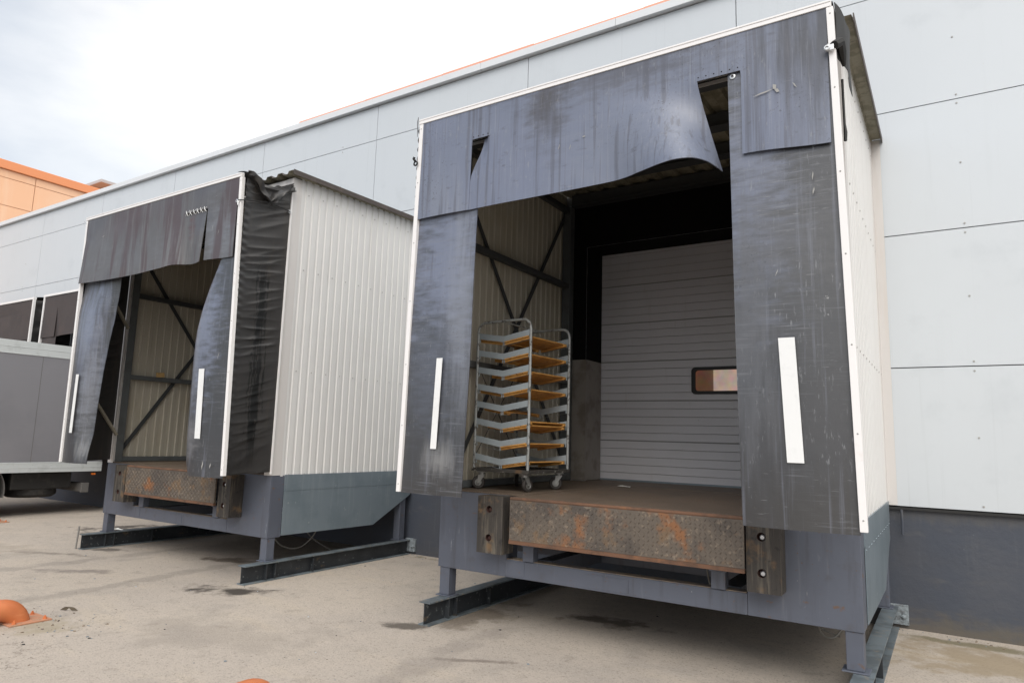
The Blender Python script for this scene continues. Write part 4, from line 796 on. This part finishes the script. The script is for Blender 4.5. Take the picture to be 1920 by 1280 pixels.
b = MB(); b.box(-12.95, -0.80, 0.40, -10.62, -0.68, 0.56); b.box(-10.66, -0.81, 0.39, -10.60, -0.67, 0.57); b.box(-11.4, -0.9, 0.5, -11.3, -0.8, 0.79); b.box(-12.3, -0.9, 0.5, -12.2, -0.8, 0.79); b.build('rear_bumper', 'guard', tr, bevel=0.01)
b = MB(); b.box(-10.60, -0.66, 0.72, -10.57, -0.585, 0.755); b.build('side_lamp', 'amber', tr, bevel=0.005)
b = MB(); b.prism([(-6.45, 0.75), (-6.45, 2.75), (-7.6, 2.75), (-8.35, 1.75), (-8.45, 0.75)], 'x', -12.9, -10.7); b.box(-12.9, -8.4, 0.42, -10.7, -7.45, 0.75); cbn = b.build('cab', 'truck', tr, bevel=0.05)
b = MB(); b.prism([(-6.9, 1.75), (-6.9, 2.5), (-7.55, 2.5), (-8.1, 1.75)], 'x', -10.70, -10.692); b.prism([(-6.9, 1.75), (-6.9, 2.5), (-7.55, 2.5), (-8.1, 1.75)], 'x', -12.908, -12.90); b.build('cab_window', 'glass', cbn)

# ------------------------------------------------------------------ rack trolley and trays inside dock A
RM = Vector((0.229, -2.218, 0)); TH = 0.066; RW, RL = 0.631, 0.687; ZBASE, ZTOP = 1.362, 2.767
UU = Vector((-math.cos(TH), math.sin(TH), 0)); VV = Vector((math.sin(TH), math.cos(TH), 0)); UP = Vector((0, 0, 1))
def rp(a, l, z): return RM + UU*a + VV*l + UP*z          # a: 0 (near right) .. RW, l: 0 (near) .. RL
rc = rp(RW/2, RL/2, 0)
rk = thing('bakery_rack', 'grey wheeled rack with V shaped shelf bars standing inside the dock', 'trolley', (rc.x, rc.y, FZ))
for l in (0.0, RL):
    pts = [rp(0, l, ZBASE), rp(0, l, ZTOP-0.09)]
    for t in range(1, 7): a = R(90*t/6); pts.append(rp(0.09*(1-math.cos(a)), l, ZTOP-0.09+0.09*math.sin(a)))
    for t in range(0, 7): a = R(90*t/6); pts.append(rp(RW-0.09+0.09*math.sin(a), l, ZTOP-0.09+0.09*math.cos(a)))
    pts.append(rp(RW, l, ZBASE)); b = MB(); b.tube(pts, 0.0135, 10); b.build('end_frame', 'rack_tube', rk)
b = MB(); b.tube([rp(RW/2, 0, ZTOP-0.012), rp(RW/2, RL, ZTOP-0.012)], 0.008, 8); b.build('top_bar', 'rack_tube', rk)
b = MB(); b.tube([rp(RW, 0, ZBASE+0.1), rp(RW, RL, ZTOP-0.4)], 0.004, 6); b.tube([rp(RW, RL, ZBASE+0.1), rp(RW, 0, ZTOP-0.4)], 0.004, 6); b.build('cross_wire', 'brace', rk)
LEV = [2.668, 2.500, 2.335, 2.170, 2.004, 1.838, 1.671, 1.503]; VD = 0.048; SH = 0.058
for z in LEV:
    for l in (0.0, RL):
        b = MB()
        for (a0, a1) in ((0.012, RW/2), (RW/2, RW-0.012)):
            z0 = z if a0 < 0.1 else z-VD; z1 = z-VD if a0 < 0.1 else z
            lo, hi = l-0.002, l+0.002
            P8 = [rp(a0, lo, z0-SH), rp(a1, lo, z1-SH), rp(a1, hi, z1-SH), rp(a0, hi, z0-SH), rp(a0, lo, z0), rp(a1, lo, z1), rp(a1, hi, z1), rp(a0, hi, z0)]
            i = len(b.v); b.v += [tuple(p) for p in P8]
            for q in ((3,2,1,0),(4,5,6,7),(0,1,5,4),(1,2,6,5),(2,3,7,6),(3,0,4,7)): b.f.append([i+k for k in q]); b.mi.append(0); b.sm.append(False)
            dl = 0.026 if l == 0 else -0.026          # inward foot the boards lie on, hung on tabs
            dz = 0.034
            b.face([rp(a0, l+dl*.2, z0-SH-dz), rp(a1, l+dl*.2, z1-SH-dz), rp(a1, l+dl, z1-SH-dz), rp(a0, l+dl, z0-SH-dz)])
            for aa in (a0+0.004, a1-0.016):
                za = z0 + (z1-z0)*(aa-a0)/(a1-a0); b.face([rp(aa, l+dl*.2, za-SH-dz), rp(aa+0.012, l+dl*.2, za-SH-dz), rp(aa+0.012, l+dl*.2, za-SH+0.004), rp(aa, l+dl*.2, za-SH+0.004)])
        b.build('shelf_bar', 'rack', rk, fix=True)
b = MB()
c = rp(RW/2, RL/2, ZBASE-0.012)
b.obox(rp(RW/2, 0, ZBASE-0.012), UU*(RW/2+0.02), VV*0.018, UP*0.016); b.obox(rp(RW/2, RL, ZBASE-0.012), UU*(RW/2+0.02), VV*0.018, UP*0.016)
b.obox(rp(0, RL/2, ZBASE-0.012), UU*0.018, VV*(RL/2-0.02), UP*0.0158); b.obox(rp(RW, RL/2, ZBASE-0.012), UU*0.018, VV*(RL/2-0.02), UP*0.0158); b.obox(rp(RW/2, RL/2, ZBASE-0.008), UU*(RW/2-0.02), VV*(RL/2-0.02), UP*0.003)
b.build('base_frame', 'rack_base', rk, bevel=0.003)
for (a, l, ang) in ((0.06, 0.05, 80), (RW-0.06, 0.05, 205), (0.06, RL-0.06, 205), (RW-0.06, RL-0.06, 120)):
    p = rp(a, l, 0); dv = Vector((math.cos(R(ang)), math.sin(R(ang)), 0)); ax = Vector((-dv.y, dv.x, 0)); wc = p + dv*0.03 + UP*(FZ+0.0625)
    b = MB(); b.obox(p + UP*(ZBASE-0.036), dv*0.045, ax*0.036, UP*0.006); b.lathe(p + UP*(ZBASE-0.062), UP, [(0.001, 0.0), (0.034, 0.0), (0.034, 0.02), (0.001, 0.02)], 14)
    for s_ in (-1, 1):
        q = p + ax*s_*0.023; t_ = 0.0022
        pts = [q - dv*0.034 + UP*(ZBASE-0.060), q + dv*0.030 + UP*(ZBASE-0.060), wc + ax*s_*0.023 + dv*0.011 - UP*0.010, wc + ax*s_*0.023 - dv*0.011 - UP*0.010]
        for o_ in (-t_, t_): b.face([x + ax*o_ for x in pts])
        for k in range(4): b.face([pts[k]-ax*t_, pts[(k+1) % 4]-ax*t_, pts[(k+1) % 4]+ax*t_, pts[k]+ax*t_])
    b.lathe(wc - ax*0.034, ax, [(0.001, 0), (0.011, 0), (0.011, 0.068), (0.001, 0.068)], 10)
    co = b.build('castor', 'fork', rk)
    b = MB(); b.lathe(wc, ax, [(0.034, -0.017), (0.057, -0.017), (0.0625, -0.010), (0.0625, 0.010), (0.057, 0.017), (0.034, 0.017)], 24); b.lathe(wc, ax, [(0.001, -0.013), (0.03, -0.011), (0.035, -0.0165)], 24, 1); b.lathe(wc, ax, [(0.001, 0.013), (0.03, 0.011), (0.035, 0.0165)], 24, 1); b.build('wheel', ['tyre', 'fork'], co)
# trays: slatted boards lying on the arms of the V bars.  side 0 = near-right arm, 1 = far-left arm
def tray(level, side, l0, l1, lift, label, a_in=0.02, skew=0.0):
    z = LEV[level]; an = math.atan2(VD, RW/2); wd = RW/2 - 0.03
    if side == 0: A0, z0, dirv = 0.018, z, (UU*math.cos(an) - UP*math.sin(an))
    else: A0, z0, dirv = RW-0.018, z, (-UU*math.cos(an) - UP*math.sin(an))
    nrm = UP*math.cos(an) + UU*math.sin(an)*(1 if side == 0 else -1)
    org = rp(A0, 0, z0 - SH - 0.034 + lift)
    e = thing('wooden_tray', label, 'tray', tuple(org + VV*(l0+l1)/2), 'wooden trays in the rack'); 
    b = MB(); ns = 4; sw = wd/ns
    lo, hi = l0, l1
    def pt(q, l): return org + dirv*q + VV*(l + skew*q)
    for k in range(ns):
        c0 = pt(sw*(k+0.5), (lo+hi)/2) + nrm*0.016; b.obox(c0, dirv*(sw/2-0.003-0.002*(k % 2)), VV*(hi-lo)/2, nrm*0.006)
    b.build('slat_panel', 'wood', e, bevel=0.0015)
    for l in (lo+0.035, hi-0.035):
        b = MB(); b.obox(pt(wd/2, l) + nrm*0.0, dirv*(wd/2+0.006), VV*0.019, nrm*0.0095); b.build('batten', 'wood', e, bevel=0.002)
names = ['topmost', 'second', 'third', 'fourth', 'fifth', 'sixth', 'seventh', 'lowest']
for lv_, l0, l1, sk in ((0, -0.012, RL-0.015, 0.0), (1, -0.01, RL-0.02, 0.0), (2, 0.0, RL-0.025, 0.02), (3, -0.005, RL-0.02, 0.0), (5, -0.004, RL-0.03, 0.0), (6, -0.02, RL-0.03, -0.03), (7, 0.0, RL-0.02, 0.02)):
    tray(lv_, 0, l0, l1, 0.012, {0: 'pine slat tray on the right arm of the topmost rack shelf', 1: 'pine slat tray on the right arm of the second rack shelf from the top', 2: 'pine slat tray on the right arm of the third rack shelf from the top', 3: 'pine slat tray on the right arm of the fourth rack shelf from the top', 5: 'lower of the two stacked pine trays on the third rack shelf from the bottom', 6: 'pine slat tray sitting askew on the second rack shelf from the bottom', 7: 'pine slat tray on the lowest rack shelf just above the base'}[lv_], skew=sk)
tray(5, 0, 0.02, RL-0.01, 0.046, 'upper of the two stacked pine trays on the third rack shelf from the bottom')
for lv_, l0, l1 in ((0, 0.01, RL-0.05), (1, 0.24, RL-0.02), (2, 0.20, RL-0.02), (3, 0.03, RL-0.03), (4, 0.10, RL-0.02), (5, 0.16, RL-0.02)):
    tray(lv_, 1, l0, l1, 0.012, 'dark pine tray on the left arm of the %s rack shelf from the top' % ('first' if lv_ == 0 else names[lv_]))

# ------------------------------------------------------------------ orange wheel guides on the ground
def guide(x, yp, label):
    e = thing('wheel_guide', label, 'wheel guide', (x, yp, 0), 'orange pipe wheel guides')
    b = MB(); pts = [(x, yp-4.2, 0.115), (x, yp-1.0, 0.115)]
    for t in range(0, 9): a = R(90*t/8); pts.append((x, yp-0.19+0.15*math.sin(a), 0.115-0.15+0.15*math.cos(a)+0.0))
    pts.append((x, yp-0.04, -0.06)); b.tube(pts, 0.088, 24); b.build('pipe', 'pipe', e)
    b = MB(); b.box(x-0.155, yp-0.16, 0.001, x+0.155, yp+0.155, 0.013); b.build('base_plate', 'plate', e, bevel=0.002)
    for (sx, sy) in ((1, 1), (1, -1), (-1, 1), (-1, -1)):
        b = MB(); b.lathe((x+sx*0.115, yp+sy*0.115, 0.013), (0, 0, 1), [(0.018, 0), (0.018, 0.004), (0.014, 0.004), (0.014, 0.016), (0.008, 0.016), (0.008, 0.028), (0.001, 0.028)], 8); b.build('bolt', 'pipe', e)
    return e
guide(-3.24, -4.70, 'orange pipe wheel guide bolted to the asphalt at the lower left of the photo')
guide(-0.07, -4.645, 'orange pipe wheel guide of which only the rounded top shows at the lower edge')
guide(-10.16, -2.33, 'small distant orange wheel guide beside the grey truck')

# ------------------------------------------------------------------ small things
b = MB(); b.tube([(-6.60, -2.72, 0.0), (-6.575, -2.715, 0.30)], 0.012, 8); tag(b.build('metal_rod', 'rod'), 'thin bare metal rod standing upright by the end of a steel beam', 'rod')
b = MB(); b.obox((-6.475, -1.86, 2.44), (0.02, 0, 0), (0, 0.055, 0.004), (0, -0.003, 0.034)); tag(b.build('cardboard_box', 'card', bevel=0.003), 'small tan cardboard box lying on the inner wall rail', 'box')
b = MB(); b.grid(lambda a, t: (-8.06+0.17*a, -1.46+0.05*t+0.03*a, 0.008+0.02*math.sin(a*5)*math.sin(t*3)), 6, 3); tag(b.build('paper_scrap', 'paper', solid=0.002), 'white paper scrap on the dark stain by the second dock', 'litter')
b = MB(); b.grid(lambda a, t: (0.40+0.13*a, -0.60+0.06*t, FZ+0.006+0.008*math.sin(a*5)*math.sin(t*3)), 6, 3); tag(b.build('paper_scrap', 'paper', solid=0.002), 'white paper scrap on the brown deck before the grey door', 'litter')
b = MB(); b.grid(lambda a, t: (-3.36+0.10*a+0.05*t, -4.36+0.03*t+0.05*a, 0.006+0.03*math.sin(a*3.1)), 6, 3); tag(b.build('dry_leaf', 'leaf', solid=0.002), 'curled dry scrap on the ground by the orange guide plate', 'litter')
db = MB(); rn = random.Random(11)
for k in range(460):
    if k < 190: px, py = rn.uniform(-9, 5), rn.uniform(-6.2, -0.1)
    elif k >= 300: px, py = rn.uniform(-3, 5), -0.03 - abs(rn.gauss(0, 0.12))
    else: px, py = rn.gauss(-2.95, 0.35), rn.gauss(-4.6, 0.22)
    r = rn.choice((0.003, 0.004, 0.005, 0.006, 0.009)); a = rn.random()*6
    db.obox((px, py, r*0.3), (r*math.cos(a), r*math.sin(a), 0), (-r*0.7*math.sin(a), r*0.7*math.cos(a), 0), (0, 0, r*0.4), rn.choice((0, 1, 1, 1, 2) if k < 190 else (0, 1, 1, 3, 3, 3)))
do = db.build('gravel', ['gap', 'bracket', 'concrete', 'ledge']); do['kind'] = 'stuff'
# drain pipe by the near dock
b = MB(); b.tube([(3.06, -0.03, 0.86), (3.065, -0.035, 0.97), (3.06, -0.03, 1.09)], 0.011, 8); b.build('drain_pipe', 'plinth', wh)

# ------------------------------------------------------------------ orange hall and roof hut behind
oh = thing('orange_hall', 'orange panelled hall rising behind the white warehouse', 'building', (-45, 18, 0))
b = MB(); yj = [5.18 + 5.2*k for k in range(-2, 7)]; zj = [6.0, 8.3, 10.9, 12.1, 12.35]; zj = [4.6, 6.7, 8.8, 10.87, 12.07, 12.42]
for i in range(len(yj)-1):
    for j in range(len(zj)-1): b.box(-30.06, yj[i]+0.012, zj[j]+0.012, -30.0, yj[i+1]-0.012, zj[j+1]-0.012)
b.build('wall_panel_cladding', 'orange', oh)
b = MB(); b.box(-60, yj[0], 0, -30.06, yj[-1], 12.4); b.build('wall_core', 'orange_cap', oh)
b = MB(); b.box(-60.2, yj[0]-0.1, 12.42, -29.88, yj[-1]+0.1, 12.80); b.build('coping', 'orange_cap', oh, bevel=0.02)
rt = thing('roof_hut', 'small hut with grey overhanging flat roof above the orange hall', 'roof hut', (-40, 13.5, 12.8))
b = MB(); b.box(-43, 12.3, 12.8, -38.8, 16.5, 15.95); b.build('wall', 'tower', rt)
b = MB(); b.box(-44, 11.54, 15.95, -38.0, 17.3, 16.15); b.build('roof', 'concrete', rt, bevel=0.03)
b = MB(); b.box(-38.83, 13.1, 15.2, -38.797, 14.0, 15.8); b.build('vent_window', 'panel', rt)
